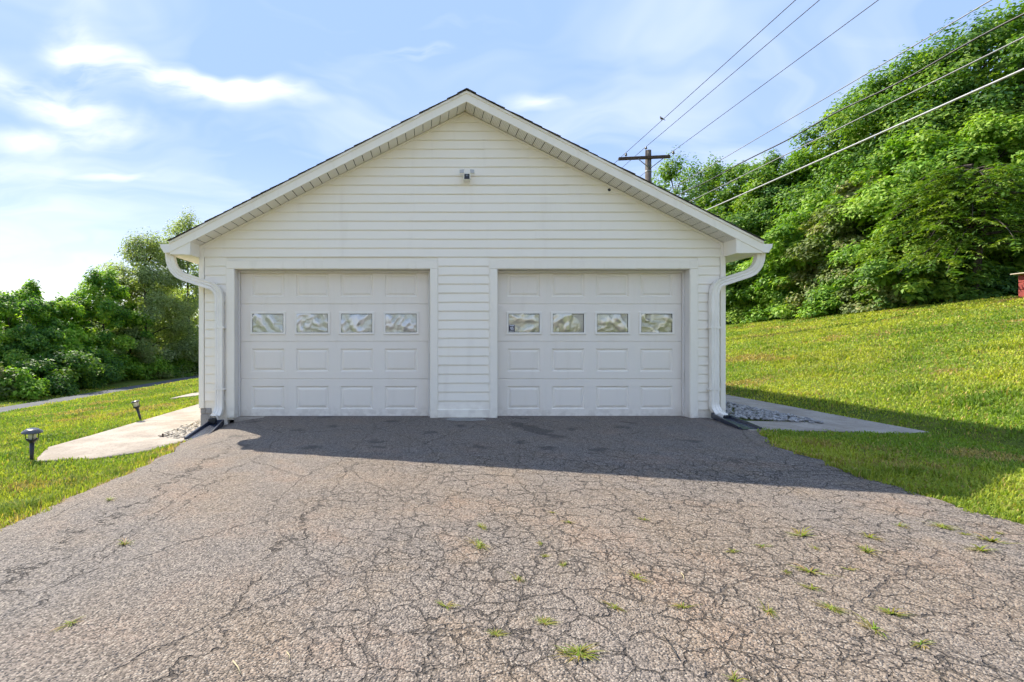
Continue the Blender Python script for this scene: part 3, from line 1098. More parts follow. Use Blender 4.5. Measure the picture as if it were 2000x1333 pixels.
# sticker in the first window of the right door
mb = MB()
sx0, sx1, sz0, sz1 = 0, .084, 0, .102
mb.box(sx0, sx1, -.0006, 0, sz0, sz1, 0)
mb.box(.008, .076, -.0011, -.0006, .083, .096, 1)
mb.box(.008, .076, -.0011, -.0006, .006, .014, 1)
for (px_, pz_, r_) in ((.030, .056, .013), (.052, .060, .012), (.036, .038, .012), (.056, .040, .013), (.044, .049, .012)):
    n = 10
    vs_ = [(px_ + r_ * math.cos(6.283 * k / n), -.0012, pz_ + r_ * math.sin(6.283 * k / n)) for k in range(n)]
    mb.add(vs_, [list(range(n))], 1)
st = gpart(mb, 'sticker', [M['navy'], M['whitep']], rdoor)
st.location = (-.980 - .222, -.0105, zc - .128)

# roof: deck, courses of shingles, rake fascia, soffit
roof = gempty('roof')
RTOP = SOFF0 + .155                       # underside of shingles at the ridge
EX0, EX1 = RIDGE - 4.09, RIDGE + 4.085
for s, xe in ((-1, EX0), (1, EX1)):
    mb = MB()
    a, b = (xe, RTOP - SLOPE * abs(xe - RIDGE)), (RIDGE, RTOP)
    q = [(a[0], a[1] - .016), (b[0], b[1] - .016), (b[0], b[1]), (a[0], a[1])]
    mb.prism(q if s < 0 else [q[1], q[0], q[3], q[2]], -OV - .012, GDEPTH + .3)
    gpart(mb, 'deck', M['darkwood'], roof)
    n = 32
    ln = abs(xe - RIDGE)
    cs = ln / n
    ang = math.atan(SLOPE)
    me = None
    for k in range(n):
        if me is None:
            sm_ = MB()
            L_ = cs / math.cos(ang)
            # local x runs up the slope, butt edge 11 mm thick
            sm_.prism([(-.010, .003), (L_ + .03, .0005), (L_ + .03, .004), (-.010, .012)], -OV - .040, GDEPTH + .33)
            me = sm_.mesh('shingle_course')
        o = link('shingle_course', me, M['shingle'], roof)
        xx = xe + (-s) * cs * k
        zz = RTOP - SLOPE * abs(xx - RIDGE)
        jy = random.uniform(-.012, .010)
        o.location = (xx, jy, zz)
        if s < 0: o.rotation_euler = (0, -ang, 0)
        else:
            o.rotation_euler = (0, -ang, math.pi)
            o.location.y = GDEPTH + .33 - OV - .040 + jy
mb = MB()
mb.prism([(RIDGE - .13, RTOP - .13 * SLOPE + .010), (RIDGE, RTOP + .008), (RIDGE + .13, RTOP - .13 * SLOPE + .010), (RIDGE + .13, RTOP - .13 * SLOPE + .018), (RIDGE, RTOP + .018), (RIDGE - .13, RTOP - .13 * SLOPE + .018)], -OV - .05, GDEPTH + .34)
gpart(mb, 'ridge_cap', M['shingle'], roof)
for s, xe in ((-1, EX0), (1, EX1)):
    # rake fascia with its drip edge
    def band(t0, t1, y0, y1, nm, mat, x_in=RIDGE, x_out=xe):
        mb = MB()
        za, zb = RTOP - SLOPE * abs(x_out - RIDGE), RTOP - SLOPE * abs(x_in - RIDGE)
        q = [(x_out, za - t1), (x_in, zb - t1), (x_in, zb - t0), (x_out, za - t0)]
        mb.prism(q if s < 0 else [q[1], q[0], q[3], q[2]], y0, y1)
        return gpart(mb, nm, mat, roof)
    band(.020, .152, -OV - .012, -OV + .012, 'rake_fascia', M['trim'])
    band(.004, .036, -OV - .024, -OV - .0125, 'drip_edge', M['trim'])
    # butt joint of two lengths of fascia metal
    xm = RIDGE + s * (1.95 if s < 0 else 2.3)
    band(.024, .150, -OV - .0135, -OV - .0122, 'fascia_joint', M['trim'], xm, xm + s * .05)
    # soffit, panel by panel
    sf = gempty('rake_soffit')
    pw = .1205
    npan = int((abs((WX0 if s < 0 else WX1) - RIDGE)) / pw)
    pm = None
    sl_len = pw / math.cos(ang)
    for k in range(npan + 1):
        if pm is None:
            mb = MB()
            mb.box(.005, sl_len - .005, -OV + .012, -.002, .004, .010)
            pm = mb.mesh('soffit_panel')
        o = link('soffit_panel', pm, M['soffit'], sf)
        xx = RIDGE + s * (pw * k + .0)
        o.location = (xx, 0, SOFF0 - SLOPE * abs(xx - RIDGE) + .001)
        if s > 0: o.rotation_euler = (0, ang, 0)
        else:
            o.rotation_euler = (0, math.pi - ang, 0)
            o.location.z += .0145
    # boxed eave return at the front corner
    xi = WX0 + .004 if s < 0 else WX1 - .02
    zb_ = 2.315 if s < 0 else 2.335
    xo_ = xe + .008 if s < 0 else xe - .008
    ztop = lambda x: RTOP - SLOPE * abs(x - RIDGE) - .05
    mb = MB()
    q = [(xo_, zb_), (xi, zb_ - .006), (xi, ztop(xi)), (xo_, ztop(xo_))]
    mb.prism(q if s < 0 else [q[1], q[0], q[3], q[2]], -OV - .004, -.026)
    er = gpart(mb, 'eave_return', M['trim'], roof)
    mb = MB()
    mb.box(min(xo_, xi), max(xo_, xi), -.0255, GDEPTH + .3, zb_ - .004, zb_ + .006)
    gpart(mb, 'eave_soffit', M['soffit'], roof)
    mb = MB()
    mb.box(min(xo_, xe), max(xo_, xe), -OV, GDEPTH + .3, zb_ - .012, ztop(xe) + .03)
    gpart(mb, 'eave_fascia', M['trim'], roof)

# gutters and downspouts
def gutter(xe, s, zt):
    g = gempty('gutter')
    mb = MB()
    prof = [(0, zt), (0, zt - .118), (s * .075, zt - .118), (s * .090, zt - .085), (s * .118, zt - .045), (s * .124, zt - .006), (s * .136, zt), (s * .130, zt + .003)]
    y0, y1 = -OV - .012, GDEPTH + .3
    n = len(prof)
    vs_ = [(xe + x, y, z) for y in (y0, y1) for x, z in prof]
    fs = [(i, i + 1, n + i + 1, n + i) for i in range(n - 1)]
    mb.add(vs_, fs)
    mb.add([(xe + x, y0, z) for x, z in prof[:-1]], [list(range(n - 1))])
    mb.add([(xe + x, y0 - .006, z) for x, z in [(0, zt - .118), (s * .075, zt - .118), (s * .09, zt - .085), (s * .118, zt - .045), (s * .124, zt - .006)]] , [(0, 1, 2, 3, 4)])
    return gpart(mb, 'trough', M['metalw'], g), g


def sweep(path, w, d, ribs, name, mat, parent, wdir=None):
    """rectangular pipe with fluted faces along a path; ribs: set of indices with crimps"""
    mb = MB()
    pts = [Vector(p) for p in path]
    base = []
    for (x, y) in ((-.5, -.5), (-.3, -.5), (-.22, -.42), (-.08, -.42), (0, -.5), (.08, -.42), (.22, -.42), (.3, -.5), (.5, -.5), (.5, -.2), (.5, .2), (.5, .5), (0, .5), (-.5, .5), (-.5, .2), (-.5, -.2)):
        base.append((x, y))
    n = len(base)
    vs_ = []
    prev_a = None
    for i, p in enumerate(pts):
        t = (pts[min(i + 1, len(pts) - 1)] - pts[max(i - 1, 0)]).normalized()
        fr = Vector((0, -1, 0)) if abs(t.y) < .8 else Vector((0, 0, 1))
        a = t.cross(fr)
        a = a.normalized()
        if prev_a is not None and a.dot(prev_a) < 0: a = -a
        prev_a = a
        b = a.cross(t).normalized()
        if b.y > 0: b = -b
        k = 1.0 + (.045 if i in ribs else 0)
        for (x, y) in base:
            vs_.append(p + a * (x * w * k) + b * (-y * d * k))
    fs = []
    for i in range(len(pts) - 1):
        for k in range(n):
            k2 = (k + 1) % n
            fs.append((i * n + k, i * n + k2, (i + 1) * n + k2, (i + 1) * n + k))
    mb.add(vs_, fs)
    return gpart(mb, name, mat, parent)


def bez(p0, p1, p2, n):
    p0, p1, p2 = Vector(p0), Vector(p1), Vector(p2)
    return [p0 * (1 - t) ** 2 + p1 * 2 * t * (1 - t) + p2 * t * t for t in [i / n for i in range(n + 1)]]


def downspout(top, knee, wallp, zlow, mouth, g):
    top, knee, wallp, mouth = Vector(top), Vector(knee), Vector(wallp), Vector(mouth)
    d1 = (wallp - knee)
    e1 = bez(top, Vector((top.x, top.y, knee.z + .02)), knee + d1 * .22, 12)
    e2 = bez(knee + d1 * .80, wallp, wallp + Vector((0, 0, -.17)), 12)
    ln = [e1[-1] + (e2[0] - e1[-1]) * t for t in (.25, .5, .75)]
    low = Vector((wallp.x, wallp.y, zlow))
    drop = [e2[-1] + (low - e2[-1]) * t for t in (.3, .6, 1.0)]
    e3 = bez(low, Vector((low.x, low.y, mouth.z + .05)), mouth, 10)[1:]
    sweep(e1 + ln + e2[:1], .112, .078, {3, 5, 7, 9}, 'upper_elbow', M['metalw'], g)
    sweep(e2 + drop[:1], .110, .076, {2, 4, 6, 8, 10}, 'lower_elbow', M['metalw'], g)
    sweep(drop, .106, .072, set(), 'pipe', M['metalw'], g)
    sweep([drop[-1] + Vector((0, 0, .03))] + [low] + e3, .112, .078, {3, 5, 7}, 'outlet_elbow', M['metalw'], g)
    # straps
    for z in (1.30, .42):
        mb = MB(); mb.box(wallp.x - .075, wallp.x + .075, wallp.y - .041, wallp.y - .0385, z, z + .022)
        mb.box(wallp.x - .075, wallp.x - .056, wallp.y - .0385, -.02, z, z + .022)
        mb.box(wallp.x + .056, wallp.x + .075, wallp.y - .0385, -.02, z, z + .022)
        gpart(mb, 'strap', M['metalw'], g)


tr, g1 = gutter(EX0, -1, 2.452)
downspout((EX0 - .045, -.20, 2.36), (EX0 + .02, -.20, 2.06), (-2.905, -.066, 1.865), .20, (-2.945, -.17, .035), g1)
tr, g2 = gutter(EX1, 1, 2.455)
downspout((EX1 + .030, -.20, 2.36), (EX1 - .02, -.20, 2.10), (4.155, -.066, 1.92), .23, (4.225, -.22, .055), g2)
# black mouth pieces
mb = MB(); mb.box(-2.995, -2.895, -.235, -.165, -.035, .035, bev=.006)
gpart(mb, 'outlet_adapter', M['blackp'], g1)
mb = MB(); mb.box(4.176, 4.266, -.25, -.20, .03, .085, bev=.01)
gpart(mb, 'outlet_adapter', M['blackp'], g2)
# small round plug in the gable siding
mb = MB()
mb.lathe([(0, -.012), (.017, -.010), (.022, -.003), (.022, .01)], 14)
o = gpart(mb, 'siding_plug', M['blackp'])
o.data.transform(Matrix.Translation((2.68, -.014, 3.292)) @ Matrix.Rotation(R(90), 4, 'X') @ Matrix.Scale(-1, 4, (0, 0, 1)))
# grey mortar patch between the doors
mb = MB()
n = 22
rr = random.Random(3)
vs_ = [(.60 + .30 * math.cos(6.283 * k / n) * rr.uniform(.85, 1.1), -.16 + .14 * math.sin(6.283 * k / n) * rr.uniform(.85, 1.1), .0165) for k in range(n)]
mb.add(vs_, [list(range(n))])
prop(mb.build('concrete_patch', M['block']), 'pale grey concrete patch on the asphalt between the doors', kind='structure')

# ------------------------------------------------------------------ things on and around the garage
# floodlight camera on the gable
sc_ = empty('security_camera', (.625, -.014, 3.475))
prop(sc_, 'white floodlight security camera with two lamp heads high on the gable', 'camera')
mb = MB(); mb.lathe([(0, .03), (.045, .03), (.055, .02), (.056, 0)], 18)
o = mb.build('mount', M['metalw'], sc_); o.rotation_euler = (R(90), 0, 0)
for s in (-1, 1):
    hd = empty('lamp_head', (s * .070, -.09, .045), sc_)
    hd.rotation_euler = (R(-18), 0, R(s * 14))
    mb = MB(); mb.box(-.037, .037, -.012, .014, -.037, .037, bev=.008)
    mb.build('housing', M['metalw'], hd)
    mb = MB(); mb.box(-.030, .030, -.0150, -.0125, -.030, .030, bev=.001)
    mb.build('diffuser', plain('frosted_lamp_cover', (.46, .45, .43), .35), hd)
    mb = MB(); mb.tube([(s * .020, -.02, .01), (s * .045, -.055, .035), (s * .070, -.08, .043)], .011, 10)
    mb.build('arm', M['metalw'], sc_)
cb = empty('camera_body', (.0, -.085, -.038), sc_)
cb.rotation_euler = (R(-6), 0, R(-4))
mb = MB(); mb.box(-.048, .048, -.045, .05, -.046, .046, bev=.012)
mb.build('housing', M['metalw'], cb)
mb = MB(); mb.box(-.037, .037, -.0475, -.0445, -.037, .037, bev=.0012)
mb.build('face', M['blackp'], cb)
mb = MB(); mb.lathe([(0, .004), (.012, .003), (.016, 0)], 16)
o = mb.build('lens', M['glass'], cb); o.rotation_euler = (R(90), 0, 0); o.location = (0, -.048, .006)
mb = MB(); mb.tube([(0, -.02, 0), (0, -.06, -.008)], .016, 10)
mb.build('neck', M['metalw'], sc_)


def splash_block(name, x, y, rz, z, rx, label):
    s = MB()
    # tray: floor, side walls flaring towards the open front (-Y), back wall
    W0, W1, Lh = .105, .135, .80
    st_ = 8
    rows = []
    for i in range(st_ + 1):
        t = i / st_
        w = W0 + (W1 - W0) * t
        yy = -t * Lh
        hgt = .072 * (1 - .55 * t) if i < st_ else .030
        fl = .020 * (1 - t) + .007
        ww = .022
        rows.append([(-w, yy, 0), (-w, yy, hgt), (-w + ww, yy, hgt), (-w + ww + .012, yy, fl), (w - ww - .012, yy, fl), (w - ww, yy, hgt), (w, yy, hgt), (w, yy, 0)])
    n = 8
    vs_ = [p for r in rows for p in r]
    fs = []
    for i in range(st_):
        for k in range(n):
            k2 = (k + 1) % n
            fs.append((i * n + k, i * n + k2, (i + 1) * n + k2, (i + 1) * n + k))
    fs.append([(st_ * n + k) for k in range(n)][::-1])
    s.add(vs_, fs)
    s.box(-W0, W0, .0, .022, 0, .078, bev=.006)
    o = s.build(name, M['splash'])
    o.location = (x, y, z); o.rotation_euler = (rx, 0, rz)
    return prop(o, label, 'splash block', 'splash blocks under the downspouts')


splash_block('splash_block', -2.905, -.18, R(6), gz(-2.9, -.4) + .045, R(2.5), 'dark sunlit splash block under the left downspout')
splash_block('splash_block', 4.19, -.14, R(-7), .026, R(.8), 'dark blue splash block in shade under the right downspout')


def path_light(loc, rot, brim, label):
    p = empty('path_light', loc)
    p.rotation_euler = rot
    prop(p, label, 'path light', 'solar lights along the left path')
    mb = MB(); mb.tube([(0, 0, -.06), (0, 0, 0), (0, 0, .19)], [.004, .017, .023], 10)
    mb.build('stake', M['blackp'], p)
    mb = MB(); mb.lathe([(.020, .185), (.030, .20), (.052, .222), (.054, .232), (.048, .232)], 20)
    mb.build('cup', M['blackp'], p)
    mb = MB(); mb.lathe([(.012, .212), (.036, .236), (.039, .300)], 20)
    mb.build('lens', M['lens'], p)
    for k in range(4):
        a = R(45 + 90 * k)
        mb = MB(); mb.tube([(.051 * math.cos(a), .051 * math.sin(a), .226), (.056 * math.cos(a), .056 * math.sin(a), .302)], .0045, 6)
        mb.build('cage_bar', M['blackp'], p)
    mb = MB()
    if brim:
        mb.lathe([(0, .340), (.052, .339), (.062, .332), (.094, .309), (.096, .300), (.088, .300), (.055, .306), (0, .304)], 28)
    else:
        mb.lathe([(0, .324), (.050, .323), (.062, .314), (.063, .302), (0, .302)], 24)
    c = mb.build('cap', M['capgrey'], p)
    mb = MB(); mb.box(-.028, .028, -.028, .028, .3405 if brim else .3245, .3425 if brim else .3265)
    mb.build('solar_cell', plain('solar_panel', (.02, .03, .06), .12), p)


path_light((-4.19, -1.80, gz(-4.19, -1.8) + .01), (R(2), R(3), 0), True, 'black solar path light with a wide brimmed cap at the path end')
path_light((-4.52, .78, gz(-4.52, .78) + .01), (R(3), R(-14), .3), False, 'black solar path light leaning left beside the concrete path')
mb = MB(); mb.tube([(0, 0, -.05), (.002, 0, .062), (.002, 0, .066)], [.011, .011, .008], 8)
o = mb.build('metal_stake', M['rust']); o.location = (-3.42, -.62, gz(-3.42, -.62))
prop(o, 'short rusty metal stake standing in the cream pebbles', 'stake')

# utility pole
PX, PY = 9.28, 13.0
pole = empty('utility_pole', (PX, PY, gz(PX, PY)))
prop(pole, 'weathered wooden utility pole with a crossarm behind the garage roof', 'utility pole')
pz = gz(PX, PY)
H = 8.90 - pz
mb = MB(); mb.tube([(0, 0, -.3), (0, 0, H * .4), (0, 0, H)], [.17, .145, .115], 14)
mb.build('shaft', M['wood'], pole)
ca = MB(); ca.box(-1.03, 1.03, -.19, -.10, H - .40, H - .28, bev=.008)
arm = ca.build('crossarm', M['darkwood'], pole)
arm.rotation_euler = (0, R(-1.6), R(-3))
for s in (-1, 1):
    mb = MB(); mb.tube([(s * .50, -.19, H - .41), (s * .02, -.15, H - .78)], .018, 6)
    mb.build('brace', M['steel'], pole)
ins = [(-.98, -.15, H - .30), (.96, -.15, H - .22)]
for (x, y, z) in ins:
    mb = MB(); mb.lathe([(.012, -.03), (.012, .03), (.05, .035), (.055, .06), (.035, .075), (.042, .10), (.030, .135), (0, .15)], 12, loc=(x, y, z))
    mb.build('insulator', M['ceramic'], pole)
mb = MB(); mb.lathe([(.012, -.1), (.012, .05), (.05, .055), (.052, .08), (.033, .095), (.038, .12), (0, .16)], 12, loc=(-.14, -.10, H - .02))
mb.box(-.16, -.115, -.11, -.09, H - .3, H - .02)
mb.build('insulator', M['ceramic'], pole)
mb = MB(); mb.tube([(0, 0, H - .9), (0, 0, H - .84)], .125, 14); mb.build('band', M['steel'], pole)

Y2, Y3 = -34.0, 62.0


def wire(name, x, z, rad, mat, label, sag=.35, wig=0.0, x2=None):
    def zz(y):
        if y < PY:
            t = (PY - y) / (PY - Y2)
        else:
            t = (y - PY) / (Y3 - PY)
        return z - sag * 4 * t * (1 - t)
    ysw = np.concatenate([np.linspace(Y2, -8, 8)[:-1], np.linspace(-8, PY, 60), np.linspace(PY, Y3, 12)[1:]])
    pts = []
    for y in ysw:
        w = wig * math.sin(y * 2.1) * (1 + .5 * math.sin(y * .7))
        pts.append((x + ((x2 or x) - x) * (PY - y) / (PY - Y2), float(y), zz(y) + w))
    mb = MB(); mb.tube(pts, rad, 6, caps=False)
    o = mb.build(name, mat)
    return prop(o, label, 'wire', 'overhead wires along the pole line')


wire('power_line', PX - .98, 8.90 - .27 + .13, .010, M['wire'], 'thin power line from the left end of the crossarm, bird on it', .10)
wire('power_line', PX - .14, 8.90 + .12, .010, M['wire'], 'thin power line from the top of the pole, middle of three', .10)
wire('power_line', PX + .96, 8.90 - .20 + .13, .010, M['wire'], 'thin power line from the right end of the crossarm', .10)
wire('cable', PX - .20, 6.64, .010, M['wire_g'], 'grey cable, uppermost of the four lower cables', .10)
wire('cable', PX - .22, 6.30, .016, M['wire'], 'wavy dark twisted cable, second of the four lower cables', .34, .022)
wire('cable', PX - .20, 5.88, .012, M['wire_g'], 'grey cable just above the thick pale cable', .22)
wire('cable', PX - .20, 5.30, .019, M['wire_w'], 'thick pale cable, lowest of the overhead wires', .10)

# bird on the wire
bx_, by_ = PX - .98, 9.9
bz_ = 8.76 - .10 * 4 * (13 - by_) / 47 * (1 - (13 - by_) / 47) + .010
bm_ = MB()
ringp = [((0, -.075, .022), .004), ((0, -.06, .026), .012), ((0, -.03, .048), .030), ((0, .0, .072), .036), ((0, .02, .100), .030), ((0, .028, .118), .020),
         ((0, .032, .132), .024), ((0, .038, .146), .020), ((0, .042, .156), .008)]
bm_.tube([p for p, r in ringp], [r for p, r in ringp], 12)
bird = bm_.build('bird', M['feather'])
bird.location = (bx_, by_, bz_); bird.rotation_euler = (0, 0, R(35))
prop(bird, 'small dark bird perched on the left power line', 'bird')
mb = MB(); mb.tube([(0, .052, .138), (0, .076, .134)], [.006, .001], 6); mb.build('beak', M['blackp'], bird)
mb = MB(); mb.tube([(0, -.06, .032), (0, -.10, -.01), (0, -.135, -.045)], [.014, .013, .009], 6); mb.build('tail', M['feather'], bird)
for s in (-1, 1):
    mb = MB(); mb.tube([(s * .012, .0, .045), (s * .012, .004, .0)], .003, 5); mb.build('leg', M['blackp'], bird)
    mb = MB(); mb.tube([(s * .030, .015, .095), (s * .036, -.03, .06), (s * .020, -.085, .02)], [.008, .020, .004], 8); mb.build('wing', M['feather'], bird)

# red board box at the lawn edge, far right
rx, ry = 17.20, 6.35
rb = empty('wooden_box', (rx, ry, gz(rx, ry)))
rb.rotation_euler = (0, 0, R(-6))
prop(rb, 'small red wooden box with a pale flat lid at the right lawn edge', 'box')
for k in range(3):
    mb = MB(); mb.box(-.42, .42, -.33, .33, -.04 + .21 * k, .16 + .21 * k, bev=.008)
    mb.build('board_tier', M['red'], rb)
mb = MB(); mb.box(-.56, .50, -.40, .40, .605, .632, bev=.004)
o = mb.build('lid', M['tan'], rb)

# ------------------------------------------------------------------ vegetation
def leaves_mesh(name, P, Nn, T, size, col, asp=.5):
    """diamond leaves: P centre-base, Nn normals, T long axis (unit), size array"""
    S = np.cross(Nn, T)
    S /= np.linalg.norm(S, axis=1, keepdims=True) + 1e-9
    s = size[:, None]
    v0 = P
    v1 = P + T * s * .45 + S * s * asp * .5 + Nn * s * .06
    v2 = P + T * s - Nn * s * .08
    v3 = P + T * s * .45 - S * s * asp * .5 + Nn * s * .06
    V = np.stack([v0, v1, v2, v3], 1).reshape(-1, 3)
    F = np.arange(len(P) * 4).reshape(-1, 4)
    Cc = np.repeat(col, 4, 0)
    return np_mesh(name, V, F, Cc)


def unit(a):
    return a / (np.linalg.norm(a, axis=1, keepdims=True) + 1e-9)


def make_tree(name, label, cat, loc, H, Rr, trunk_h, ncl, nleaf, leaf, cols, seed, group, clump=.30, flat=.62, asp=.5, droop=.25, low=.0, prof='round', trunk_r=None, lean=(0, 0), gain=1.0, mat='leaf'):
    rng = np.random.default_rng(seed)
    x0, y0 = loc
    z0 = gz(x0, y0)
    root = empty(name, (x0, y0, z0))
    prop(root, label, cat, group)
    mid, half = (trunk_h + H) / 2, (H - trunk_h) / 2
    t = rng.uniform(-1, 1, ncl)
    if prof == 'round':
        pr_ = np.sqrt(np.clip(1 - np.abs(t) ** 2.3, 0.03, 1))
    elif prof == 'dome':
        pr_ = np.sqrt(np.clip(1 - ((t + 1) / 2) ** 2.6, .05, 1))
    elif prof == 'spire':
        pr_ = np.clip(1 - (t + 1) / 2, .06, 1) ** .75
    a = rng.uniform(0, 2 * math.pi, ncl)
    bulge = .72 + .56 * vnoise(a * 1.3 + seed, t * 2.2 + 5, seed)
    rad = Rr * pr_ * bulge * rng.uniform(.18, 1, ncl) ** .45
    c = np.stack([rad * np.cos(a) + lean[0] * (t + 1) / 2, rad * np.sin(a) + lean[1] * (t + 1) / 2, mid + half * t + half * .10 * (rng.random(ncl) - .5)], 1)
    rc = Rr * clump * rng.uniform(.6, 1.3, ncl) * (1 - .25 * (t > .6))
    nleaf = int(nleaf * 1.3); leaf = leaf * 1.55
    w = rc ** 2
    cnt = rng.multinomial(nleaf, w / w.sum())
    ci = np.repeat(np.arange(ncl), cnt)
    n = len(ci)
    d = unit(rng.normal(size=(n, 3)))
    r_ = rng.random(n) ** .42
    out = unit(np.stack([np.cos(a), np.sin(a), .25 + 0 * a], 1))[ci]
    off = d * (rc[ci] * r_)[:, None]
    off[:, 2] *= flat
    top_l = (t > .7)[ci] & (rng.random(n) < .5)
    off[top_l] *= np.array([.75, .75, 2.1])
    # clumps droop outwards
    ro = off[:, 0] * out[:, 0] + off[:, 1] * out[:, 1]
    off[:, 2] -= droop * np.maximum(ro, 0) * .8
    P = c[ci] + off
    P[:, 2] = np.maximum(P[:, 2], low + .02)
    Nn = unit(d * .55 + out * .35 + np.array([0, 0, .75]) + rng.normal(size=(n, 3)) * .42)
    T = rng.normal(size=(n, 3)) + out * .9 + np.array([0, 0, -droop * 1.6])
    T = unit(T - Nn * (T * Nn).sum(1, keepdims=True))
    size = leaf * rng.uniform(.65, 1.3, n)
    inner = rng.random(n) < .16
    P[inner] = c[ci][inner] * np.array([.62, .62, .95]) + off[inner] * .8
    P[:, 2] = np.maximum(P[:, 2], low + .02)
    size = np.where(inner, size * 1.8, size)
    cols = np.array(cols)
    hue = np.clip(.5 + .35 * (rng.random(ncl)[ci] - .5) * 2 + .28 * rng.normal(size=n), 0, .999) * (len(cols) - 1)
    i0 = hue.astype(int); f = (hue - i0)[:, None]
    col = cols[i0] * (1 - f) + cols[np.minimum(i0 + 1, len(cols) - 1)] * f
    col = col * np.array([1.64, 1.72, 2.0]) * gain * rng.uniform(.75, 1.25, n)[:, None]
    link('crown', leaves_mesh('crown', P, Nn, T, size, np.clip(col, 0, 1), asp), M[mat], root)
    # trunk and limbs
    tr_ = trunk_r or .03 * H * .5
    mb = MB()
    top = H * .86
    path = [(lean[0] * k * .9 + rng.uniform(-.05, .05) * Rr * k, lean[1] * k * .9 + rng.uniform(-.05, .05) * Rr * k, -.3 + (top + .3) * k) for k in np.linspace(0, 1, 7)]
    mb.tube(path, [tr_ * (1.25 if k == 0 else 1) * (1 - .88 * k / 6) for k in range(7)], 8)
    for j in rng.choice(ncl, min(ncl, 22), replace=False):
        e = c[j]
        k = np.clip((e[2] - .30 * np.hypot(e[0], e[1]) + .3) / (top + .3), .12, .92)
        i = min(int(k * 6), 5); ff = k * 6 - i
        s0 = Vector(path[i]) * (1 - ff) + Vector(path[i + 1]) * ff
        m_ = s0.lerp(Vector(e), .5) + Vector((0, 0, .06 * Rr))
        mb.tube([s0, m_, Vector(e)], [tr_ * .38 * (1 - .6 * k), tr_ * .22, .008], 5, caps=False)
    mb.build('trunk', M['bark'], root)
    return root


def at(px, d):
    return ((px - 826) * d / FPX, d + CAM_Y)


def top_h(px, d, py):
    x, y = at(px, d)
    return CAM_Z + (662 - py) * d / FPX - gz(x, y)


G_FRESH = [(.030, .068, .010), (.060, .115, .014), (.105, .165, .020), (.150, .190, .024)]
G_DARK = [(.022, .055, .014), (.040, .085, .016), (.075, .130, .018), (.11, .155, .022)]
G_LIME = [(.040, .088, .010), (.078, .145, .014), (.125, .195, .020), (.165, .215, .028)]
G_OLIVE = [(.060, .080, .022), (.095, .115, .032), (.125, .145, .045), (.155, .135, .05)]
G_BLUE = [(.020, .050, .022), (.038, .078, .030), (.060, .105, .035)]
G_SILVER = [(.060, .078, .030), (.105, .120, .050), (.145, .160, .070), (.115, .125, .045)]
WOOD = 'trees of the wood behind the right lawn'
WL = 'trees beyond the road on the left'

right_trees = [
    # px, depth, top y, radius, trunk h, clumps, leaves, leaf, palette, profile, label
    (1322, 37, 308, 2.5, 1.2, 60, 13000, .12, G_FRESH, 'round', 'slim pointed tree just right of the utility pole'),
    (1386, 35, 312, 2.5, 1.2, 60, 13000, .12, G_DARK, 'round', 'slim dark tree with a spiky top above the right eave'),
    (1440, 32, 322, 3.0, 1.2, 75, 18000, .13, G_FRESH, 'round', 'rounded green tree above the right roof corner'),
    (1495, 30, 306, 3.1, 1.2, 75, 18000, .13, G_DARK, 'round', 'dark green tree crossed by the lower cables'),
    (1555, 28, 292, 2.9, 1.5, 66, 15000, .13, G_FRESH, 'dome', 'green tree stepping up left of the tall trees'),
    (1622, 26, 218, 3.2, 1.5, 80, 19000, .125, G_DARK, 'dome', 'tall dark green tree, lower shoulder of the wood'),
    (1700, 24, 158, 3.5, 1.4, 90, 22000, .12, G_FRESH, 'dome', 'tall broad tree in the middle of the wood skyline'),
    (1790, 22.5, 98, 3.7, 1.4, 95, 24000, .12, G_FRESH, 'dome', 'very tall broad tree near the upper wire'),
    (1890, 21, 48, 3.8, 1.3, 100, 26000, .115, G_DARK, 'dome', 'very tall dark tree second from the right edge'),
    (2010, 20, 2, 4.0, 1.3, 100, 26000, .115, G_FRESH, 'dome', 'tallest tree at the upper right corner'),
]
for i, (px_, d_, ty, r_, th, nc, nl, lf, pal, pf, lab) in enumerate(right_trees):
    make_tree('broadleaf_tree', lab, 'tree', at(px_, d_), top_h(px_, d_, ty) - .25, r_, th, nc, nl, lf, pal, 100 + i, WOOD, prof=pf, clump=.40 if i < 2 else .25, flat=.75 if i < 2 else .55, gain=1.35)
mid_trees = [
    (1475, 27.5, 470, 2.2, .8, 50, 12000, .125, G_DARK, 'round', 'shaded lower tree right beside the garage eave'),
    (1535, 25.5, 440, 2.3, .6, 55, 14000, .12, G_LIME, 'round', 'lime green young tree behind the right gutter'),
    (1610, 23, 372, 2.5, .5, 60, 16000, .12, G_LIME, 'dome', 'lime green leaning tree halfway up the wood'),
    (1690, 21, 345, 2.5, .4, 60, 17000, .115, G_OLIVE, 'dome', 'olive tree with some browning leaves mid wood'),
    (1780, 19.5, 262, 2.7, .5, 66, 19000, .115, G_LIME, 'dome', 'bright yellow-green tree in front of the tall trees'),
    (1775, 17.8, 420, 2.0, .3, 55, 13000, .11, G_FRESH, 'dome', 'low green tree left of the drooping one'),
    (1950, 17.8, 225, 2.6, .9, 60, 18000, .11, G_LIME, 'dome', 'yellow-green tree above the drooping boughs'),
]
for i, (px_, d_, ty, r_, th, nc, nl, lf, pal, pf, lab) in enumerate(mid_trees):
    make_tree('young_tree', lab, 'tree', at(px_, d_), top_h(px_, d_, ty) - .2, r_, th, nc, nl, lf, pal, 200 + i, WOOD, prof=pf, droop=.5, flat=.42, clump=.29, gain=1.28)
back_trees = [(1350, 43, 385, 3.2), (1430, 40, 380, 3.2), (1530, 36, 360, 3.4), (1640, 32, 290, 3.8), (1760, 29, 220, 4.0), (1880, 27, 150, 4.0), (2040, 25, 90, 4.2)]
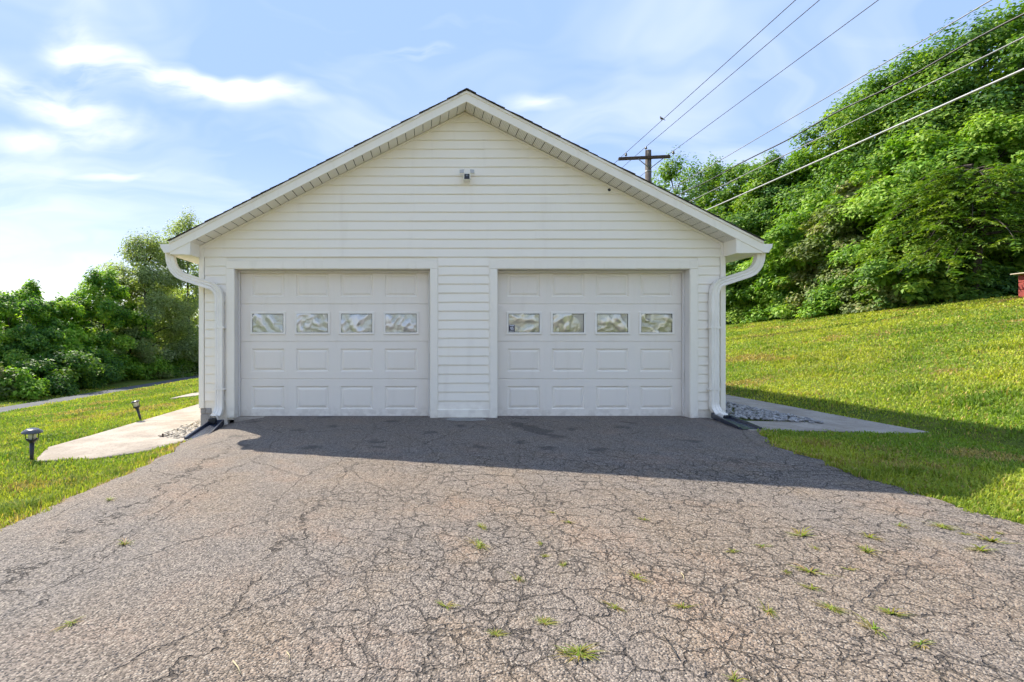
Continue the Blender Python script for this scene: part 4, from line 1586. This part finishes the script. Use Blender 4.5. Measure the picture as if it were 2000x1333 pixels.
BL = ['far tree low behind the roof slope beside the pole', 'far tree filling the gap over the right eave', 'far tree seen between the cables and the lawn', 'rear tree behind the wood shoulder', 'rear tree deep in the middle of the wood', 'rear tree deep in the right of the wood', 'rear tree behind the right picture edge']
for i, (px_, d_, ty, r_) in enumerate(back_trees):
    make_tree('broadleaf_tree', BL[i], 'tree', at(px_, d_), top_h(px_, d_, ty), r_, (.8), 70, 8000, .20, G_DARK, 300 + i, WOOD, prof='round', clump=.36)


# the drooping compound-leaved tree at the right
def drooping_tree(loc, H, label, seed, spread, nb, size=.15):
    rng = np.random.default_rng(seed)
    x0, y0 = loc
    root = empty('drooping_tree', (x0, y0, gz(x0, y0)))
    prop(root, label, 'tree', WOOD)
    mb = MB()
    path = [(.05 * k, -.03 * k, -.3 + (H + .1) * k / 6) for k in range(7)]
    mb.tube(path, [.13 * (1 - .8 * k / 6) for k in range(7)], 8)
    Ps, Ns, Ts, Ss, Cs = [], [], [], [], []
    pal = np.array([(.030, .085, .010), (.055, .130, .012), (.095, .175, .018), (.13, .20, .02)])
    for b in range(nb):
        h0 = rng.uniform(.38, 1.0) * H
        a = rng.uniform(0, 2 * math.pi)
        ln = spread * rng.uniform(.55, 1.1) * (1.25 - .55 * h0 / H)
        pts = []
        for k in range(9):
            s = k / 8
            pts.append(Vector((math.cos(a) * ln * s, math.sin(a) * ln * s, h0 + ln * (.30 * s - .62 * s * s))))
        mb.tube(pts, [.035 * (1 - .9 * k / 8) + .003 for k in range(9)], 5, caps=False)
        # fronds along the bough, leaflets in two rows
        for f in range(15):
            s = rng.uniform(.22, 1.0)
            i = min(int(s * 8), 7); ff = s * 8 - i
            p = pts[i].lerp(pts[i + 1], ff)
            fa = a + rng.choice((-1, 1)) * rng.uniform(.25, 1.15)
            fl = rng.uniform(.45, .80)
            dirv = np.array([math.cos(fa), math.sin(fa), rng.uniform(-.35, .18)])
            side = np.array([-math.sin(fa), math.cos(fa), 0.0])
            shade = rng.uniform(0, 2.2)
            for q in range(9):
                tq = (q + 1) / 9
                base = np.array(p) + dirv * fl * tq + np.array([0, 0, -.30 * fl * tq * tq])
                for sd in (-1, 1):
                    T = dirv * .45 + side * sd + np.array([0, 0, -.30]) + rng.normal(size=3) * .38
                    T /= np.linalg.norm(T)
                    N_ = np.array([0, 0, 1.0]) + side * sd * .18 + rng.normal(size=3) * .40
                    N_ -= T * (N_ @ T); N_ /= np.linalg.norm(N_)
                    Ps.append(base); Ns.append(N_); Ts.append(T); Ss.append(size * rng.uniform(.8, 1.15) * (1 - .25 * tq))
                    hv = min(shade + rng.uniform(0, .8), 2.99); i0 = int(hv)
                    Cs.append((pal[i0] * (1 - hv + i0) + pal[i0 + 1] * (hv - i0)) * np.array([1.9, 1.55, 2.2]))
    mb.build('trunk', M['bark'], root)
    link('crown', leaves_mesh('crown', np.array(Ps), np.array(Ns), np.array(Ts), np.array(Ss), np.array(Cs), .46), M['leaf'], root)


drooping_tree(at(1900, 16.2), 4.6, 'bright green tree with long drooping feathery boughs over the lawn edge', 51, 2.8, 80)


def shrub(name, label, px_, d_, h, r, n, leaf, pal, seed, group, droop=.2):
    return make_tree(name, label, 'shrub', at(px_, d_), h, r, .05, 26, n, leaf, pal, seed, group, clump=.42, flat=.7, droop=droop, prof='dome', trunk_r=.03, gain=1.35 if px_ < 826 else 1.35, mat='leaf_b' if px_ < 826 else 'leaf')


SH_R = 'undergrowth along the right wood edge'
sh = [(1428, 29.5, 1.5, 1.3, G_DARK), (1462, 27.5, 2.0, 1.3, G_FRESH), (1510, 25.5, 2.0, 1.4, G_LIME), (1560, 24, 1.7, 1.3, G_FRESH), (1612, 22, 1.9, 1.3, G_OLIVE),
      (1655, 20.6, 1.7, 1.1, G_LIME), (1705, 19.4, 1.5, 1.1, G_OLIVE), (1755, 18.4, 1.6, 1.2, G_OLIVE), (1810, 17.6, 1.3, 1.0, G_DARK), (1870, 16.9, 1.2, 1.0, G_FRESH), (1935, 16.6, 1.1, .9, G_DARK), (1990, 16.9, 1.4, 1.0, G_FRESH)]
for i, (px_, d_, h_, r_, pal) in enumerate(sh):
    od = ['first', 'second', 'third', 'fourth', 'fifth', 'sixth', 'seventh', 'eighth', 'ninth', 'tenth', 'eleventh', 'twelfth'][i]
    shrub('shrub', od + ' leafy shrub from the garage along the right wood edge', px_, d_, h_, r_, 4200, .10, pal, 400 + i, SH_R)

left_trees = [
    (20, 26.5, 566, 2.2, .3, 60, 15000, .10, G_DARK, 'dome', 'dark green tree at the left picture edge', .2),
    (70, 29, 556, 2.2, .5, 55, 13000, .13, G_FRESH, 'round', 'green tree with layered feathery top near the left edge', .4),
    (128, 29, 628, 1.9, .2, 50, 11000, .12, G_LIME, 'dome', 'low yellow-green tree between the left trees', .3),
    (203, 33, 530, 2.6, .4, 66, 16000, .13, G_FRESH, 'dome', 'bright green tree left of the silvery tree', .3),
    (285, 37, 462, 3.9, .3, 120, 34000, .10, G_SILVER, 'dome', 'large silvery olive tree left of the garage', .35),
    (368, 40, 425, 4.2, .3, 110, 28000, .10, G_SILVER, 'dome', 'tall silvery tree partly hidden by the left eave', .35),
    (255, 33.5, 640, 2.0, .1, 50, 13000, .10, G_OLIVE, 'dome', 'low spreading olive tree at the roadside', .5),
]
for i, (px_, d_, ty, r_, th, nc, nl, lf, pal, pf, lab, dr) in enumerate(left_trees):
    make_tree('roadside_tree', lab, 'tree', at(px_, d_), top_h(px_, d_, ty) - .2, r_, th, nc, nl, lf, pal, 500 + i, WL, prof=pf, droop=dr, clump=.24, gain=1.7 if pal is G_SILVER else 1.6, mat='leaf_b')
for i, (px_, d_, ty, r_) in enumerate([(-60, 36, 590, 4), (40, 38, 610, 3.6), (130, 40, 640, 3.6), (225, 44, 600, 4), (330, 50, 560, 4.5)]):
    lab = ['rear dark tree beyond the left picture edge', 'rear dark tree behind the leftmost trees', 'rear dark tree in the low gap on the left', 'rear dark tree behind the bright green one', 'rear dark tree behind the silvery trees'][i]
    make_tree('roadside_tree', lab, 'tree', at(px_, d_), top_h(px_, d_, ty), r_, .3, 60, 9000, .22, G_DARK, 600 + i, WL, prof='dome', clump=.36, gain=1.2, mat='leaf_b')
SH_L = 'undergrowth across the left road'
for i, (px_, d_, h_, r_, pal) in enumerate([(-10, 22.5, 1.3, 1.2, G_OLIVE), (32, 22.8, 1.2, 1.0, G_LIME), (75, 24.5, 1.9, 1.4, G_DARK), (125, 26.5, 2.2, 1.6, G_DARK), (175, 28.5, 2.0, 1.6, G_DARK), (222, 31, 1.8, 1.5, G_FRESH), (275, 34, 1.6, 1.6, G_LIME), (330, 37, 1.6, 1.7, G_FRESH), (385, 41, 1.8, 1.8, G_DARK)]):
    od = ['first', 'second', 'third', 'fourth', 'fifth', 'sixth', 'seventh', 'eighth', 'ninth'][i]
    shrub('shrub', od + ' shrub from the left edge along the far roadside', px_, d_, h_, r_, 4500, .11, pal, 700 + i, SH_L)


# grass
def is_lawn(x, y):
    ok = np.ones(len(x), bool)
    wob = .16 * (vnoise(x * 6, y * 6, 2) - .5) + .08 * (vnoise(x * 19, y * 19, 3) - .5)
    ok &= ~((x > drive_l(y) - .01 + wob) & (x < drive_r(y) + .01 + wob) & (y < .3))
    ok &= ~((x > WX0 - .1) & (x < WX1 + .1) & (y > -.3) & (y < GDEPTH + .1))
    yl = np.interp(x, [-4.50, -4.48, -4.12, -3.55, -3.16, -2.9, -2.8], [11, -1.2, -1.86, -1.74, -1.42, -1.02, -.6])
    ok &= ~((x > -4.47 + wob * .5) & (x < -2.8) & (y > yl + .03 + wob * .5) & (y < 10.6))
    ok &= ~((x > -6.25) & (x < -4.4) & (y > 5.02) & (y < 6.08))
    yr = np.interp(x, [4.0, 4.95, 5.6, 6.16], [-.97, -1.02, -1.16, -1.12])
    ok &= ~((x > 4.0) & (x < 6.15 + wob * .6) & (y > yr + .03 + wob * .6) & (y < 9.3))
    ok &= ~((x > -17.5) & (x < -13.6))
    ok &= (x > -19.5) & (x < 19.0)
    return ok


def grass(name, n, arc, dmin, dmax, seed, label, tall=1.0):
    rng = np.random.default_rng(seed)
    th = rng.uniform(R(arc[0]), R(arc[1]), n)
    d = np.exp(rng.uniform(math.log(dmin), math.log(dmax), n))
    x = d * np.sin(th); y = CAM_Y + d * np.cos(th)
    k = is_lawn(x, y)
    bare = np.exp(-np.clip(drive_l(y) - x, 0, 9) / .16) * (x < 0) * (y < -1.0) * (.35 + .9 * fbm(x * 2.2, y * 2.2, 91))
    k &= rng.random(n) > bare
    x, y, d = x[k], y[k], d[k]
    n = len(x)
    z = ground_z(x, y)
    patch = fbm(x * .55, y * .55, 21)
    fine = fbm(x * 3.0, y * 3.0, 31)
    hgt = (.015 + .029 * rng.random(n) + .035 * np.clip(fine - .45, 0, 1) * 2) * tall * (.75 + .6 * patch)
    far = np.clip(d / 9, 1, 2.2)
    hgt *= far ** .35
    clover = np.clip((fbm(x * 1.7 + 40, y * 1.7, 55) - .60) * 6, 0, 1)
    hgt *= 1 + .7 * clover
    wid = np.maximum(.0027, .00075 * d) * rng.uniform(.7, 1.4, n)
    yaw = rng.uniform(0, 2 * math.pi, n)
    leanv = rng.uniform(.15, 1.0, n)
    lx, ly = np.cos(yaw) * leanv * hgt, np.sin(yaw) * leanv * hgt
    sx, sy = -np.sin(yaw) * wid, np.cos(yaw) * wid
    v0 = np.stack([x - sx, y - sy, z - .005], 1)
    v1 = np.stack([x + sx, y + sy, z - .005], 1)
    v2 = np.stack([x + lx * .45 + sx * .8, y + ly * .45 + sy * .8, z + hgt * .62], 1)
    v3 = np.stack([x + lx * .45 - sx * .8, y + ly * .45 - sy * .8, z + hgt * .62], 1)
    v4 = np.stack([x + lx * 1.05, y + ly * 1.05, z + hgt * (1 - .25 * leanv)], 1)
    V = np.concatenate([v0, v1, v2, v3, v4])
    i = np.arange(n)
    F = np.concatenate([np.stack([i, i + n, i + 2 * n], 1), np.stack([i, i + 2 * n, i + 3 * n], 1), np.stack([i + 3 * n, i + 2 * n, i + 4 * n], 1)])
    green = np.array([(.215, .315, .038)]); lime = np.array([(.450, .475, .065)]); dry = np.array([(.50, .38, .13)]); deep = np.array([(.075, .170, .020)])
    a = np.clip((patch - .36) * 3.2 + .30 * rng.normal(size=n), 0, 1)[:, None]
    col = green * (1 - a) + lime * a
    b = np.clip((fbm(x * 1.7 + 40, y * 1.7, 55) - .60) * 6, 0, 1)[:, None]
    col = col * (1 - b * .5) + deep * b * .5
    rust = fbm(x * .9 + 11, y * .9 + 7, 77)
    edge = np.exp(-np.abs(x - drive_l(y)) / .30) * (y < -1) * 1.0 + np.exp(-np.abs(x - drive_r(y)) / .10) * .6
    spot = np.exp(-((x + 3.40) / .50) ** 2 - ((y + 2.75) / .24) ** 2) * 2.2
    dr = np.clip((rust - .60) * 7 + edge + spot, 0, 1)
    dr = (rng.random(n) < dr * .85 + .06)[:, None]
    col = np.where(dr, dry * rng.uniform(.6, 1.15, n)[:, None], col)
    col = col * rng.uniform(.75, 1.25, n)[:, None]
    col = col * (.72 + .56 * fbm(x * .33 + 5, y * .33 + 60, 41))[:, None]
    me = np_mesh(name, V, F, np.concatenate([col] * 5))
    prop(link(name, me, M['grass']), label, kind='stuff')


grass('lawn_grass', 290000, (-60, -8), 2.2, 34, 1, 'mown lawn grass left of the driveway and path')
grass('lawn_grass', 370000, (14, 62), 2.6, 40, 2, 'mown lawn grass rising on the right bank')

# grass tufts in the driveway cracks
tuft_px = [(1565, 1043, 1.6), (1940, 1056, 1.9), (1885, 1042, .9), (1915, 1072, 1.3), (1840, 1028, 1.1), (1760, 1026, 1.0), (1585, 1115, 1.3), (1535, 1115, .9), (1585, 1146, 1.2), (1623, 1186, 1.2),
           (1705, 1226, 1.4), (1335, 1182, 1.0), (1200, 1182, .9), (1065, 1213, .9), (1130, 1275, 1.0), (1103, 1272, .7), (1010, 1128, .8), (1245, 1127, .8), (1258, 1013, 1.0), (1695, 1076, .9),
           (1660, 1110, .8), (1500, 1190, .8), (1435, 1326, .8), (940, 1028, .8), (935, 1063, 1.0), (872, 1181, 1.0), (245, 1061, 1.0), (135, 1215, 1.0), (970, 1236, .6), (215, 975, .9),
           (1055, 1060, .6), (1080, 1000, .6), (1110, 1018, .6), (1065, 1085, .6), (1100, 1100, .6), (1490, 1065, .8), (1590, 1068, .7), (1700, 1048, .9), (1430, 1075, .6), (1745, 1195, .8), (1800, 1255, .7), (1950, 1040, .9)]


def tuft_mesh(seed, nb):
    rng = np.random.default_rng(seed)
    V, F, Cc = [], [], []
    for k in range(nb):
        a = rng.uniform(0, 6.283); r0 = rng.uniform(0, .018)
        ln = rng.uniform(.03, .085); w = rng.uniform(.0016, .003)
        bx, by = r0 * math.cos(a * 1.7), r0 * math.sin(a * 1.7)
        dx, dy = math.cos(a), math.sin(a); el = rng.uniform(.25, 1.0)
        b = len(V)
        sx_, sy_ = -dy * w, dx * w
        V += [(bx - sx_, by - sy_, -.004), (bx + sx_, by + sy_, -.004),
              (bx + dx * ln * .5 + sx_, by + dy * ln * .5 + sy_, ln * .45 * el), (bx + dx * ln * .5 - sx_, by + dy * ln * .5 - sy_, ln * .45 * el), (bx + dx * ln, by + dy * ln, ln * .45 * el - .005 + .012 * rng.random())]
        F += [(b, b + 1, b + 2), (b, b + 2, b + 3), (b + 3, b + 2, b + 4)]
        c = (.22, .27, .030) if rng.random() < .6 else ((.30, .26, .06) if rng.random() < .5 else (.40, .32, .13))
        Cc += [tuple(q * rng.uniform(.8, 1.2) for q in c)] * 5
    return np_mesh('grass_tuft', np.array(V), np.array(F), np.array(Cc))


tms = [tuft_mesh(900 + i, 26 + 6 * i) for i in range(5)]
for i, (px_, py_, s_) in enumerate(tuft_px):
    d_ = 1.13 * FPX / (py_ - 662)
    x, y = at(px_, d_)
    o = link('grass_tuft', tms[i % 5], M['grass'])
    o.location = (x, y, gz(x, y) + .012)
    o.rotation_euler = (0, 0, random.uniform(0, 6.28))
    k = .72 * s_ * random.uniform(.7, 1.2)
    o.scale = (k * random.uniform(1.1, 1.9), k * random.uniform(.7, 1.0), k * random.uniform(.5, .9))
    prop(o, 'small yellow-green grass tuft growing from a crack in the asphalt', 'grass tuft', 'grass tufts in the driveway cracks')


def stick(name, p0, p1, r, mat, label, cat, group=None):
    pts = []
    for (px_, py_) in (p0, ((p0[0] + p1[0]) / 2 + 2, (p0[1] + p1[1]) / 2), p1):
        d_ = 1.13 * FPX / (py_ - 662); x, y = at(px_, d_)
        pts.append((x, y, gz(x, y) + .016 + r))
    mb = MB(); mb.tube(pts, r, 5)
    prop(mb.build(name, mat), label, cat, group)


stick('twig', (1296, 1240), (1326, 1286), .0026, M['blackp'], 'thin dark twig lying on the near right asphalt', 'twig')
stick('straw', (455, 1290), (470, 1314), .0022, M['straw'], 'pale dry straw on the near left asphalt', 'straw')
stick('straw', (560, 1272), (566, 1286), .0018, M['straw'], 'short pale straw just right of the longer straw', 'straw')
stick('straw', (1330, 1118), (1336, 1130), .0018, M['straw'], 'short pale straw in the middle of the cracked asphalt', 'straw')
